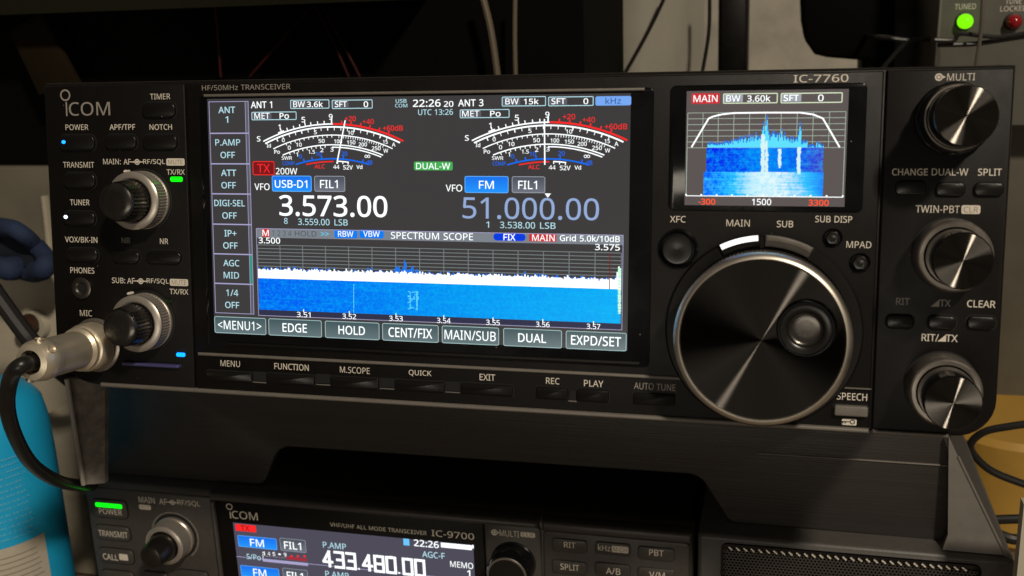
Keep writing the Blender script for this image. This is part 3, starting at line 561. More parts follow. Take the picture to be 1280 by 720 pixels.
def waterfall(name, stops, speck, amt, scale, jit=.1):
    m = bpy.data.materials.new(name); m.use_nodes = True; nt = m.node_tree; b = nt.nodes['Principled BSDF']; L = nt.links; N = nt.nodes
    tc = N.new('ShaderNodeTexCoord'); sp = N.new('ShaderNodeSeparateXYZ'); L.new(tc.outputs['Generated'], sp.inputs[0])
    r = N.new('ShaderNodeValToRGB'); el = r.color_ramp.elements
    while len(el) < len(stops): el.new(.5)
    for e, (p, c) in zip(el, stops): e.position = p; e.color = (*lin(c), 1)
    n = N.new('ShaderNodeTexNoise'); n.inputs['Scale'].default_value = scale; n.inputs['Detail'].default_value = 3; n.inputs['Roughness'].default_value = .8; L.new(tc.outputs['Object'], n.inputs['Vector'])
    mr = N.new('ShaderNodeMapRange'); mr.inputs['From Min'].default_value = .42; mr.inputs['From Max'].default_value = .72; mr.inputs['To Max'].default_value = amt; L.new(n.outputs['Fac'], mr.inputs['Value'])
    mp = N.new('ShaderNodeMapping'); mp.inputs['Scale'].default_value = (60, 60, 1500); L.new(tc.outputs['Object'], mp.inputs[0])
    n2 = N.new('ShaderNodeTexNoise'); n2.inputs['Scale'].default_value = 1; L.new(mp.outputs[0], n2.inputs['Vector'])
    j1 = N.new('ShaderNodeMath'); j1.operation = 'MULTIPLY_ADD'; j1.inputs[1].default_value = jit; L.new(n.outputs['Fac'], j1.inputs[0]); L.new(sp.outputs['X'], j1.inputs[2])
    j2 = N.new('ShaderNodeMath'); j2.operation = 'MULTIPLY_ADD'; j2.inputs[1].default_value = jit; L.new(n2.outputs['Fac'], j2.inputs[0]); L.new(j1.outputs[0], j2.inputs[2])
    j3 = N.new('ShaderNodeMath'); j3.operation = 'SUBTRACT'; j3.inputs[1].default_value = jit; L.new(j2.outputs[0], j3.inputs[0]); L.new(j3.outputs[0], r.inputs[0])
    m2 = N.new('ShaderNodeMapRange'); m2.inputs['From Min'].default_value = .5; m2.inputs['From Max'].default_value = .8; m2.inputs['To Max'].default_value = amt*.6; L.new(n2.outputs['Fac'], m2.inputs['Value'])
    ad = N.new('ShaderNodeMath'); ad.operation = 'ADD'; ad.use_clamp = True; L.new(mr.outputs[0], ad.inputs[0]); L.new(m2.outputs[0], ad.inputs[1])
    mx = N.new('ShaderNodeMix'); mx.data_type = 'RGBA'; L.new(ad.outputs[0], mx.inputs['Factor']); L.new(r.outputs[0], mx.inputs['A']); mx.inputs['B'].default_value = (*lin(speck), 1)
    L.new(mx.outputs['Result'], b.inputs['Emission Color']); b.inputs['Emission Strength'].default_value = 1; b.inputs['Base Color'].default_value = (.001, .001, .001, 1); b.inputs['Roughness'].default_value = .25; b.inputs['Specular IOR Level'].default_value = .12
    MATS[name] = m
waterfall('waterfall_main', [(0, (0, 88, 244)), (.3, (0, 112, 244)), (.55, (0, 145, 243)), (1, (0, 168, 244))], (0, 205, 255), .42, 900)
waterfall('waterfall_sub', [(0, (0, 15, 235)), (.3, (0, 70, 240)), (.5, (0, 125, 245)), (.78, (0, 75, 235)), (1, (70, 40, 195))], (0, 185, 255), .60, 650, .28)
waterfall('waterfall_hot', [(0, (0, 85, 250)), (.12, (0, 140, 255)), (.28, (40, 195, 255)), (.44, (225, 250, 252)), (.62, (232, 250, 252)), (.86, (40, 190, 255)), (1, (0, 95, 250))], (70, 215, 255), .55, 650, .34)

b = MB(); SC = [SP.uv(259.5, 121), SP.uv(788, 119.5), SP.uv(784.5, 437.5), SP.uv(267.5, 416)]
su0 = (SC[0][0]+SC[3][0])/2; su1 = (SC[1][0]+SC[2][0])/2; sv1 = (SC[0][1]+SC[1][1])/2; sv0 = (SC[2][1]+SC[3][1])/2
b.flat(SP, [(su0, sv0), (su1, sv0), (su1, sv1), (su0, sv1)], 0, 'lit_back')
# status line and labels
T(b, 'ANT 1', 314, 340.5, 131, 8.4, 'w', .01); T(b, 'ANT 3', 573, 604.5, 128.6, 8.8, 'w', .01)
for x0, y0, x1, y1, t1, a0, a1, t2, c0, c1 in ((363, 125, 412, 135.6, 'BW', 367, 381.5, '3.6k', 384, 404), (415, 125, 466, 135.6, 'SFT', 419, 434, '0', 455, 460.5), (314.6, 140, 371, 149.8, 'MET', 318.5, 337.5, 'Po', 350, 361.5),
                                               (627.5, 121, 682.5, 132.5, 'BW', 632, 648.5, '15k', 655, 673.5), (685.5, 121, 742, 132.2, 'SFT', 689.5, 707, '0', 729.5, 735.5), (575, 137, 637, 147.2, 'MET', 578, 599.5, 'Po', 613, 626)):
    frame(b, x0, y0, x1, y1, 'cyan_w', .0002); xm = a1+2; rect(b, x0+1.2, y0+1.2, xm, y1-1.2, 'greybar', .00015)
    y = (y0+y1)/2; T(b, t1, a0, a1, y, 7.4, 'w', .012); T(b, t2, c0, c1, y, 7.4, 'w', .012)
T(b, 'USB', 495, 508.5, 126.2, 4.6, 'cyan_w', .01); T(b, 'COM', 494.2, 509.5, 132, 4.6, 'cyan_w', .01)
T(b, '22:26', 516.4, 551, 129, 9.2, 'w', .012); T(b, '20', 555, 567, 130, 7.2, 'w', .008); T(b, 'UTC 13:26', 523, 566.5, 140.2, 7.2, 'cyan_w', .0)
rect(b, 744.5, 120.5, 789, 131.6, 'khz', .00015, .0006); T(b, 'kHz', 757, 776.5, 126, 8, 'khz_t', .004)
rect(b, 316, 201.5, 343.6, 219, 'darkred', .00012, .0006); frame(b, 316, 201.5, 343.6, 219, 'red', .0002, .0003, .0006); T(b, 'TX', 322, 338, 210.3, 10.5, 'red', .01)
T(b, '200W', 345.2, 372, 214, 8, 'w', .004); rect(b, 517.5, 202, 566, 213, 'green', .00012, .0006); T(b, 'DUAL-W', 520.5, 563, 207.6, 8, 'w', .006)
T(b, 'VFO', 318.6, 337.4, 233.4, 8.4, 'w', .0); T(b, 'VFO', 557.5, 578, 235, 8.6, 'w', .0)
u, v = SP.uv(685, 244.4); b.flat(SP, [(u-.0011, v+.0007), (u+.0011, v+.0007), (u, v-.0007)], .0003, 'w')
T(b, '3.573.00', 349.5, 484.5, 257.6, 26.6, 'w', .018); T(b, '51.000.00', 578.5, 749, 260.8, 27.4, 'ice', .006)
T(b, '8', 355.5, 360, 276, 7.4, 'cyan_w', 0); T(b, '3.559.00', 373, 412.3, 277.4, 8, 'cyan_w', 0); T(b, 'LSB', 418.5, 435, 278, 7.8, 'cyan_w', 0)
T(b, '1', 608, 611.6, 280.6, 7.6, 'cyan_w', 0); T(b, '3.538.00', 625.3, 669, 281.4, 8.2, 'cyan_w', 0); T(b, 'LSB', 675.4, 694.6, 282, 8, 'cyan_w', 0)
SCR = b.build('main_screen', RAD, smooth=0)
# mode keys
def soft(x0, y0, x1, y1, t, a0, a1, h, fill, edge, name, bold=.012, parent=None, F=None):
    F = F or SP
    b = MB(); q = RP(F, x0, y0, x1, y1); b.flat(F, rrect(*q, .0007, 4), .00014, fill); b.ring(F, rrect(*q, .0007, 4), .00022, .00022, edge)
    b.text(F, t, a0, a1, (y0+y1)/2+.3, h, 'w', n=.0003, bold=bold); return b.build(name, parent or SCR, smooth=0)
em('blueedge', (110, 185, 255)); em('greyedge', (160, 165, 175))
soft(340, 219.5, 390, 239.8, 'USB-D1', 344, 384.5, 9.6, 'mode_fill', 'blueedge', 'mode_key', .006); soft(393, 219.8, 431.8, 239.8, 'FIL1', 400.5, 422.5, 10, 'filter_fill', 'greyedge', 'filter_key', .006)
soft(581, 220, 635.8, 241.4, 'FM', 599, 617.5, 10, 'mode_fill', 'blueedge', 'mode_key'); soft(640, 220.4, 681.6, 241.4, 'FIL1', 648, 671.5, 10.4, 'filter_fill', 'greyedge', 'filter_key', .006)
# soft keys along the bottom
vt = SP.uv(300, 396.3)[1]; vb = SP.uv(300, 417.2)[1]
for x0, x1, t, a0, a1 in ((268.6, 333, '<MENU1>', 273, 327), (336, 402.5, 'EDGE', 353.6, 384), (406.5, 474.5, 'HOLD', 423.5, 456.5), (478, 548.5, 'CENT/FIX', 486, 540.5), (552.5, 624, 'MAIN/SUB', 556, 620), (629.3, 702.7, 'DUAL', 648, 683), (707.5, 783.5, 'EXPD/SET', 714, 776.5)):
    xm = (x0+x1)/2; u0 = SP.uv(x0, 408)[0]; u1 = SP.uv(x1, 410)[0]; b = MB()
    b.flat(SP, rrect(u0, vb, u1, vt, .0007, 4), .00014, 'soft_fill'); b.ring(SP, rrect(u0, vb, u1, vt, .0007, 4), .00025, .00022, 'keyedge')
    yc = project(SP.p((u0+u1)/2, (vt+vb)/2))[1]; b.text(SP, t, a0, a1, yc, 11 if '/' not in t else 12, 'w', n=.0003, bold=.012); b.build('soft_key', SCR, smooth=0)
# side keys
c0 = SP.uv(263.5, 200)[0]; c1 = SP.uv(309, 200)[0]; c2 = SP.uv(312.8, 200)[0]
ys = [126, 166, 204.2, 241.8, 279.8, 317, 354, 391.2]; vs_ = [SP.uv(288, y+.6)[1] for y in ys]
for i, (t1, t2, w1, w2) in enumerate((('ANT', '1', 21, 3.5), ('P.AMP', 'OFF', 31, 18), ('ATT', 'OFF', 19, 18), ('DIGI-SEL', 'OFF', 38, 18), ('IP+', 'OFF', 15, 18), ('AGC', 'MID', 20, 19), ('1/4', 'OFF', 15, 17.5))):
    b = MB(); P = [(c0, vs_[i+1]), (c2, vs_[i+1]), (c2, vs_[i]), (c0, vs_[i])]
    b.ring(SP, P, .00022, .0002, 'line'); b.flat(SP, [(c1, vs_[i+1]+.0003), (c2-.0003, vs_[i+1]+.0003), (c2-.0003, vs_[i]-.0003), (c1, vs_[i]-.0003)], .00015, 'teal' if i == 5 else 'greybar')
    b.flat(SP, [(c1-.0002, vs_[i+1]), (c1, vs_[i+1]), (c1, vs_[i]), (c1-.0002, vs_[i])], .0002, 'line')
    xc, y0_ = project(SP.p((c0+c1)/2, vs_[i])); _, y1_ = project(SP.p((c0+c1)/2, vs_[i+1])); dy = y1_-y0_
    b.text(SP, t1, xc-w1/2, xc+w1/2, y0_+dy*(.27 if i == 0 else .30), 8, 'cyan_w', n=.0003, bold=.008); b.text(SP, t2, xc-w2/2, xc+w2/2, y0_+dy*(.57 if i == 0 else .71), 8, 'cyan_w', n=.0003, bold=.008)
    b.build('side_key', SCR, smooth=0)
# S meters
def meter(du, dv, needle):
    b = MB(); S2 = Frame(SP.p(du, dv), SP.U, SP.V)
    ku = (SP.uv(501, 176)[0]-SP.uv(328, 176)[0])/173; kv = (SP.uv(414.5, 150)[1]-SP.uv(414.5, 206)[1])/56; cu = SP.uv(414.8, 154.3)[0]
    def pt(A, r, a):                                   # A = (radius, height of the crown) of a scale; r = distance outside it
        R_, top = A; a = math.radians(a); v0 = SP.uv(414.8, top)[1]
        return cu+(R_+r)*ku*math.sin(a), v0+((R_+r)*math.cos(a)-R_)*kv
    def arc(A, r, w, a0, a1, m, n=.0002):
        N_ = [a0+(a1-a0)*i/24 for i in range(25)]; w *= .85
        for i in range(24): b.flat(S2, [pt(A, r-w/2, N_[i]), pt(A, r-w/2, N_[i+1]), pt(A, r+w/2, N_[i+1]), pt(A, r+w/2, N_[i])], n, m)
    def tick(A, a, r0, r1, w, m, n=.00022):
        w *= .85; h = math.degrees(w/2/A[0]); b.flat(S2, [pt(A, r0, a-h), pt(A, r0, a+h), pt(A, r1, a+h), pt(A, r1, a-h)], n, m)
    def _tx(t, x, y, w, h, m, bold):
        b.text(SP, t, x-w/2, x+w/2, y, h, m, n=.0003, bold=bold, du=du, dv=dv)
    A1, A2, A3, A4 = (187.5, 155), (170, 168.8), (158, 181), (150, 198.4)
    arc(A1, 0, 1.9, -27.7, .4, 'w'); arc(A1, 0, 2.6, .4, 27.8, 'red'); arc(A1, -3.6, 2.2, -27.4, 27, 'w')
    for i, a in enumerate((-19.6, -17.2, -14.6, -12.2, -10.1, -7.9, -5.3, -2.8)): tick(A1, a, .6, 4.2 if i not in (0, 4) else 6.2, 1.3, 'w')
    arc(A1, 1.6, 2.2, -21, -18.6, 'w'); tick(A1, 0, .6, 7, 1.8, 'w')
    for a in (3.8, 7.3, 10.9, 14.4, 18, 21.6): tick(A1, a, .8, 4.4, 1.7, 'red')
    for i in range(18): tick(A1, -22.4+i*2.6, -8, -4, .9 if i % 4 else 1.5, 'w')
    arc(A2, 0, 1.4, -26, 26, 'w')
    for i in range(11): tick(A2, -20+i*2.0, -3, 0, .9, 'w')
    for i in range(20): tick(A2, 3+i*1.0, -3.6, 0, .7, 'w')
    arc(A3, 0, 1.6, -23.4, 23.4, 'w'); arc(A3, -3.0, 1.6, 0, 23, 'w')
    for i in range(9): tick(A3, -20+i*2.1, -3.4, 0, 1.0, 'w')
    arc(A4, 0, 2.0, -18, 17.8, 'blue')
    for a in (-13.6, -9.6, -5, 5.2, 14.5): tick(A4, a, .6, 4.2, 1.7, 'blue')
    arc(A4, -3.6, 1.8, -13, .6, 'red'); arc(A4, -3.0, 1.7, 2.4, 8, 'w')
    for a in (2.6, 5.2, 7.8): tick(A4, a, -6, -3, 1.2, 'w')
    for t, x, y, w, h, m in (('S', 323.8, 173.6, 4.4, 6.6, 'w'), ('1', 349.7, 158.8, 2.6, 6.6, 'w'), ('5', 379.6, 149.6, 4.6, 6.8, 'w'), ('9', 413.8, 146.0, 4.6, 7, 'w'), ('+20', 438.2, 148.4, 14, 6.4, 'red'), ('+40', 460.6, 152, 14, 6.4, 'red'), ('+60dB', 491.4, 160, 25, 7, 'red'),
                             ('Id', 336.5, 182, 5, 4.8, 'w'), ('0', 354.6, 175.2, 3.4, 5, 'w'), ('5', 394.7, 165.3, 3.6, 5, 'w'), ('10', 438.8, 166, 7, 5, 'w'), ('15', 482, 177.4, 6, 4.8, 'w'), ('A', 492.4, 180.6, 4.4, 5, 'w'),
                             ('Po', 346.8, 189.8, 7, 4.8, 'w'), ('0', 362, 184.6, 3.6, 5, 'w'), ('10', 374, 180.8, 7, 5, 'w'), ('50', 402.4, 176.2, 7.6, 5, 'w'), ('100', 423, 176.7, 9.6, 5, 'w'), ('150', 439.4, 178, 10.4, 5, 'w'), ('200', 453.8, 180.6, 10.4, 5, 'w'), ('250', 470.6, 185.4, 11, 5, 'w'), ('W', 482.6, 188.4, 6, 4.8, 'w'),
                             ('SWR', 359, 197.5, 13, 4.4, 'w'), ('1', 371.8, 193, 2, 5, 'w'), ('1.5', 390, 189.8, 8, 4.8, 'w'), ('2', 402.8, 187.6, 3.8, 5, 'w'), ('3', 415.4, 187, 3.8, 5, 'w'),
                             ('COMP', 361, 204, 15, 4.8, 'blue'), ('0', 376, 195.4, 3.6, 5, 'blue'), ('10', 398.6, 192.4, 7.4, 5.4, 'blue'), ('20', 430.8, 192, 7.4, 5.4, 'blue'), ('dB', 462, 203, 7.6, 5.6, 'blue'),
                             ('ALC', 400, 208, 13, 5.2, 'red'), ('44', 420.8, 208.6, 7.6, 5, 'w'), ('52V', 435.4, 209.2, 12, 5.4, 'w'), ('Vd', 449.6, 208.6, 7.4, 5, 'w')): _tx(t, x, y, w, h, m, .012)
    for dx in (-1.7, 1.7):
        u, v = SP.uv(459.6+dx, 195.4); b.ring(S2, ellipse(u, v, .00055, seg=14), .0002, .0003, 'w')
    a = Vector(SP.uv(*needle[:2])); c = Vector(SP.uv(*needle[2:])); d = (c-a).normalized(); q = Vector((-d.y, d.x))*.00022
    b.flat(SP, [tuple(a-q), tuple(c-q), tuple(c+q), tuple(a+q)], .0004, 'w')
    b.build('s_meter', SCR, smooth=0)
m0 = SP.uv(414.2, 154.4); m1 = SP.uv(684.6, 152.2)
meter(0, 0, (432, 150.4, 421.6, 204.6)); meter(m1[0]-m0[0], m1[1]-m0[1], (680.8, 148.8, 681.3, 206))
# spectrum scope
b = MB()
x0u = SP.uv(323, 340)[0]; x1u = SP.uv(776.6, 340)[0]
def vy(y): return SP.uv(323, y)[1]
hv0, hv1 = vy(296.8), vy(285.2)
b.flat(SP, [(x0u-.0004, hv0), (x1u+.0004, hv0), (x1u+.0004, hv1), (x0u-.0004, hv1)], .0001, 'hdr')
rect(b, 327.5, 285.8, 337.5, 296.2, 'redfill', .00016); T(b, 'M', 328.6, 336.4, 291, 7.6, 'w', .012)
T(b, '1 2 3 4', 341, 364.5, 291.6, 7, 'hdr_dim', .006); T(b, 'HOLD', 369, 396, 292, 7, 'hdr_dim', .006); T(b, '>>', 401.5, 411.5, 292.2, 5, 'cy', .006)
for xa, xb, t in ((418, 447, 'RBW'), (449.5, 480, 'VBW')):
    rect(b, xa, 287.2, xb, 298, 'bluekey', .00016, .0006); T(b, t, xa+5, xb-5, 292.4, 7, 'w', .012)
T(b, 'SPECTRUM SCOPE', 489, 591.6, 295, 8.6, 'w', .008)
rect(b, 617, 291.2, 657, 301.4, 'fixblue', .00016, .0012); T(b, 'FIX', 629.6, 644.5, 296.4, 8, 'w', .012); rect(b, 661.5, 291.8, 695.5, 302.2, 'redfill', .00016); T(b, 'MAIN', 665.5, 693.5, 297.2, 8, 'w', .012)
T(b, 'Grid 5.0k/10dB', 700, 775, 298, 8, 'w', .012)
T(b, '3.500', 323.8, 350.5, 300.6, 7.4, 'w', .012); T(b, '3.575', 744, 775, 309, 7.8, 'w', .012)
gt, gb = vy(306), vy(349); wf = vy(386.8); bot = vy(394.4)
for i in range(16):
    u = x0u+(x1u-x0u)*i/15; b.flat(SP, [(u-.00013, gb), (u+.00013, gb), (u+.00013, gt), (u-.00013, gt)], .00012, 'grid')
for i in range(8):
    v = gt-i*(vy(306)-vy(310.4)); b.flat(SP, [(x0u, v-.00013), (x1u, v-.00013), (x1u, v+.00013), (x0u, v+.00013)], .00012, 'grid')
P = [(x0u-.0004, bot), (x1u+.0006, bot), (x1u+.0006, hv1), (x0u-.0004, hv1)]; b.ring(SP, P, .0002, .0002, 'line')
dv_ = .00002
b.flat(SP, [(x0u, bot+.0003), (x1u, bot+.0003), (x1u, wf), (x0u, wf)], .0001, em('scaleband', (48, 50, 75)))
def jag(n, base, amp): return [base+amp*(random.random()**1.6) for _ in range(n)]
NP = 260; wt = vy(347.4)
def spec(xs, hs, base, m, n):
    for i in range(len(hs)):
        b.flat(SP, [(xs[i], base), (xs[i+1], base), (xs[i+1], base+hs[i]), (xs[i], base+hs[i])], n, m)
xs = [x0u+(x1u-x0u)*i/NP for i in range(NP+1)]
one = (vy(340)-vy(341))
hs = [one*(11+random.gauss(0, .8)+2.6*random.random()**3) for _ in range(NP)]
hb = [h+one*max(0, random.gauss(.6, 1.2)) for h in hs]
for i in range(NP):
    f = i/NP
    if .395 < f < .45: hb[i] += one*random.random()*12*(1-abs(f-.425)/.03*.6 if abs(f-.425) < .03 else .3)
    if .255 < f < .268: hs[i] += one*5*(random.random())
    if f > .985: hs[i] += one*14*(1-abs(f-.993)/.008*.7)
    if .45 < f < .46: hb[i] += one*4
spec(xs, hb, wt, 'scopeblue', .00018); spec(xs, hs, wt, 'w', .00024)
u = SP.uv(762.5, 330)[0]; b.flat(SP, [(u-.00015, wt), (u+.00015, wt), (u+.00015, gt), (u-.00015, gt)], .0003, 'darkred')
for x, y, t in ((380, 393.2, '3.51'), (437, 395.4, '3.52'), (495.3, 398, '3.53'), (555, 400.6, '3.54'), (616.5, 403, '3.55'), (678.7, 405.4, '3.56'), (742, 408, '3.57')):
    T(b, t, x-8.5, x+8.5, y, 6.6, 'w', .006); line(b, x, y-6.6, x, y-3, .0003, 'w', .0003)
SCOPE = b.build('spectrum_scope', SCR, smooth=0)
b = MB(); b.flat(SP, [(x0u, wf), (x1u, wf), (x1u, wt), (x0u, wt)], .00016, 'waterfall_main'); WF = b.build('waterfall', SCR, smooth=0)
for x, y0, y1, w, m in ((442.5, 355, 390, .0003, 'cy'), (513, 365, 386, .0004, 'cy'), (521.5, 364, 388, .0006, 'cy'), (774.5, 335, 392, .0011, em('pale_green', (200, 255, 220)))):
    b = MB(); line(b, x, y0, x, y1, w*.5, m, .00024); y = y0
    while y < y1:
        d = random.uniform(1.5, 5); line(b, x+random.uniform(-.3, .3), y, x, min(y+d, y1), w, m, .00026); y += d+random.uniform(.2, 2.2)
    b.build('signal_trace', WF, smooth=0)
b = MB()
for _ in range(26):
    x = random.uniform(508, 522); y = random.uniform(364, 387); line(b, x, y, x+random.uniform(1, 4), y, .0003, 'cy', .00025)
b.build('signal_trace', WF, smooth=0)

# ================================================================== SUB SCREEN
b = MB(); q = RP(SP, 858.5, 114, 1055.5, 258.6); b.flat(SP, [(q[0], q[1]), (q[2], q[1]), (q[2], q[3]), (q[0], q[3])], 0, em('sub_back', (92, 84, 82), 1, True))
rect(b, 864.5, 116.8, 899.5, 129.6, 'redfill', .00012, .0005); T(b, 'MAIN', 867, 897, 123.2, 8.6, 'w', .014)
for x0, y0, x1, y1, t1, a0, a1, t2, c0, c1 in ((904, 117, 972, 129, 'BW', 908, 925.5, '3.60k', 934, 963), (976, 116.4, 1053, 128.4, 'SFT', 979.5, 998.5, '0', 1022.5, 1029.5)):
    frame(b, x0, y0, x1, y1, em('yel_w', (225, 240, 205)), .0002, .0003); rect(b, x0+1.4, y0+1.4, a1+3, y1-1.4, 'greyedge', .00015)
    T(b, t1, a0, a1, (y0+y1)/2, 8, 'w', .012); T(b, t2, c0, c1, (y0+y1)/2, 8.4, 'w', .012)
em('grid2', (165, 180, 165))
gx0, gx1 = 859.5, 1057
ug0, ug1 = SP.uv(859.3, 165)[0], SP.uv(1056.5, 165)[0]; vg1, vg0 = SP.uv(958, 140.4)[1], SP.uv(958, 184.6)[1]
for i in range(11):
    u = ug0+(ug1-ug0)*i/10; b.flat(SP, [(u-.0001, vg0), (u+.0001, vg0), (u+.0001, vg1), (u-.0001, vg1)], .0001, 'grid2')
for i in range(7):
    v = vg0+(vg1-vg0)*i/6; b.flat(SP, [(ug0, v-.0001), (ug1, v-.0001), (ug1, v+.0001), (ug0, v+.0001)], .0001, 'grid2')
vbt = SP.uv(958, 245.6)[1]
for u in (ug0, ug1): b.flat(SP, [(u-.00012, vbt), (u+.00012, vbt), (u+.00012, vg0), (u-.00012, vg0)], .0001, 'grid2')
b.flat(SP, [(ug0, vbt-.00012), (ug1, vbt-.00012), (ug1, vbt+.00012), (ug0, vbt+.00012)], .0002, 'w')
for i in range(11):
    u = ug0+(ug1-ug0)*i/10; b.flat(SP, [(u-.00025, vbt), (u+.00025, vbt), (u+.00025, vbt+.0006), (u-.00025, vbt+.0006)], .0002, 'w')
T(b, '-300', 873, 894, 252, 7.6, 'orange', .02); T(b, '1500', 940, 964, 252.4, 8, 'w', .008); T(b, '3300', 1010.5, 1036, 253.4, 7.6, 'orange', .02)
SUB = b.build('sub_screen', RAD, smooth=0)
b = MB(); ux = lambda x: SP.uv(x, 200)[0]; vyy = lambda y: SP.uv(958, y)[1]
b.flat(SP, [(ux(883), vyy(215)), (ux(1029), vyy(215)), (ux(1029), vyy(184.5)), (ux(883), vyy(184.5))], .0001, 'waterfall_sub'); b.build('waterfall', SUB, smooth=0)
b = MB(); b.flat(SP, [(ux(880), vyy(245)), (ux(1030), vyy(245)), (ux(1030), vyy(215)), (ux(880), vyy(215))], .0001, 'waterfall_hot'); b.build('waterfall', SUB, smooth=0)
b = MB(); n = 110; xs = [ux(884)+(ux(1029)-ux(884))*i/n for i in range(n+1)]; base = vyy(184.4); one2 = vyy(160)-vyy(161)
env = []
for i in range(n):
    f = i/n; e = 4+11*math.exp(-((f-.52)/.26)**2); h = e*(.55+.75*random.random())
    if f > .86: h = random.random()*8 if random.random() > .3 else 0
    env.append(h)
def peak(x, h, w):
    for i in range(n):
        f = 884+(1029-884)*i/n
        if abs(f-x) < w: env[i] = max(env[i], h*(1-abs(f-x)/w*.5))
peak(953.5, 33, 1.6); peak(957.5, 41, 1.8); peak(976.5, 24, 1.4); peak(999, 31, 1.8); peak(966, 20, 2)
spec(xs, [one2*(h+1.2+2.5*random.random()) for h in env], base, 'scopeblue', .00016)
em('cy2', (95, 225, 255)); spec(xs, [one2*h*.92 for h in env], base, 'cy2', .00022)
for x0, w, y0, y1 in ((953.6, 4.6, 168, 215), (958.2, 3.6, 176, 216), (974.5, 3.6, 186, 209), (998.5, 4.6, 184, 217)):
    y = y0
    while y < y1: d = random.uniform(2, 4); rect(b, x0-w/2+random.uniform(-.8, .8), y, x0+w/2+random.uniform(-.8, .8), y+d+.3, em('streak', (215, 245, 245)), .00025+random.random()*.00002); y += d
b.build('audio_spectrum', SUB, smooth=0)
b = MB(); pts = [(864.5, 184), (886, 148), (892, 145.5), (902.5, 143), (917.5, 141.3), (958, 140.8), (1000, 140.8), (1016, 143), (1028.5, 148), (1049.5, 184)]
for a, c in zip(pts, pts[1:]): line(b, *a, *c, .0005, 'w', .0003)
b.build('filter_curve', SUB, smooth=0)

# ================================================================== MICROPHONE PLUG AND CABLE
MIC = thing('microphone_cable', 'thick black microphone cable with nickel screw plug in the large radio', 'cable', FP.p(*FP.uv(118, 432), .03))
u, v = FP.uv(121, 431); b = MB()
b.lathe(FP, u, v, [(.0088, 0.0016), (.0092, 0.0021), (.0092, 0.0073), (.0086, 0.0086), (.0078, 0.0090)], 'nickel', 72)
b.lathe(FP, u, v, [(.0078, 0.0090), (.0083, 0.0099), (.0083, 0.0112), (.0072, 0.0124)], 'nickel', 72); b.build('screw_collar', MIC)
b = MB(); b.lathe(FP, u, v, [(.0072, 0.0124), (.0072, 0.0244), (.0069, 0.0257), (.0069, 0.0284), (.0075, 0.0290), (.0075, 0.0310)], 'nickel_dull', 48); b.build('plug_sleeve', MIC)
b = MB(); b.lathe(FP, u, v, [(.0075, 0.0310), (.0077, 0.0323), (.0074, 0.0354), (.0064, 0.0372), (.0044, 0.0378), (.0040, 0.0356)], 'nickel', 48)
for a in (35, 80, 200, 245):
    t = math.radians(a); F3 = Frame(FP.p(u+.0074*math.cos(t), v+.0074*math.sin(t), 0.0341), FP.N, (FP.U*(-math.sin(t))+FP.V*math.cos(t)))
    b.lathe(F3, 0, 0, [(.0016, 0), (.0016, 0.0009), (.0010, 0.0012), (.00001, 0.0011)], 'chrome', 16); b.lathe(F3, 0, 0, [(.0016, -.0008), (.0016, 0)], 'chrome', 16)
b.build('cord_clamp', MIC)
b = MB()
s0 = FP.p(u, v, .0350); s1 = FP.p(u-.0008, v-.0006, .0425)
pts = [s0, s1, at(13, 474, -.045), at(9, 508, -.038), at(19, 545, -.022), at(40, 580, .0), at(72, 601, .03), at(104, 607, .07), at(135, 606, .125), at(150, 600, .20)]
b.tube(pts, .0029, 'cable_black', seg=16, sub=10); b.build('cord', MIC)

# ================================================================== LOWER (COMPACT) TRANSCEIVER
cu0 = LP.uv(111, 660)[0]; cu1 = LP.uv(866, 690)[0]; cvT = LP.uv(485, 634)[1]; cvB = cvT-.086
CMP = thing('compact_transceiver', 'smaller dark grey radio transceiver with lit green power bar under the stand', 'radio transceiver', ((cu0+cu1)/2, LP.p(0, cvB, -.1).y, 0))
b = MB()
prof = rrect(cu0, cvB, cu1, cvT, .003)
b.prism(LP, rrect(cu0+.002, cvB+.002, cu1-.002, cvT-.0025, .002), -.20, -.012, 'compact_plastic')
b.prism(LP, prof, -.014, -.0008, 'compact_plastic', c=.0022); b.build('case', CMP)
for uu in (cu0+.03, cu1-.03):
    for n_ in (-.025, -.17):
        b = MB(); c = LP.p(uu, cvB+.003, n_); b.add([(c.x+.008*math.cos(t)*s, c.y+.008*math.sin(t)*s, z) for z, s in ((0, 1), (c.z, 1)) for t in [2*PI*i/16 for i in range(16)]],
              [(i, (i+1) % 16, 16+(i+1) % 16, 16+i) for i in range(16)] + [list(range(16))[::-1], [16+i for i in range(16)]], 'rubber'); b.build('foot', CMP)
e1 = LP.uv(267, 660)[0]; e2 = LP.uv(604, 690)[0]; e3 = LP.uv(677.5, 690)[0]
b = MB(); b.prism(LP, rrect(cu0+.0012, cvB+.002, e1, cvT-.003, .0015), -.001, 0, 'compact_plastic', c=.0006); CL = b.build('left_control_panel', CMP)
b = MB(); b.prism(LP, rrect(e1+.0008, cvB+.002, e2+.001, cvT-.0015, .003), -.001, .0008, 'panel_black', c=.0007); 
b.prism(LP, [(e1+.0006, cvB+.003), (e1+.0030, cvB+.003), (e1+.0030, cvT-.004), (e1+.0006, cvT-.004)], 0, .0022, 'compact_plastic', c=.001)
vv0 = cvT-.0005; b.prism(LP, [(e1+.001, vv0-.0030), (e3-.001, vv0-.0030), (e3-.001, vv0+.0012), (e1+.001, vv0+.0012)], -.006, .0034, 'compact_plastic', c=.0018)
CB = b.build('display_bezel', CMP)
b = MB(); b.prism(LP, rrect(e2+.0014, cvB+.002, e3-.0002, cvT-.0026, .003), -.001, .0010, 'compact_plastic', c=.0007); CM = b.build('dial_panel', CMP)
b = MB(); b.prism(LP, rrect(e3+.0008, cvB+.002, cu1-.0014, cvT-.0050, .002), -.001, .0004, 'compact_plastic', c=.0006)
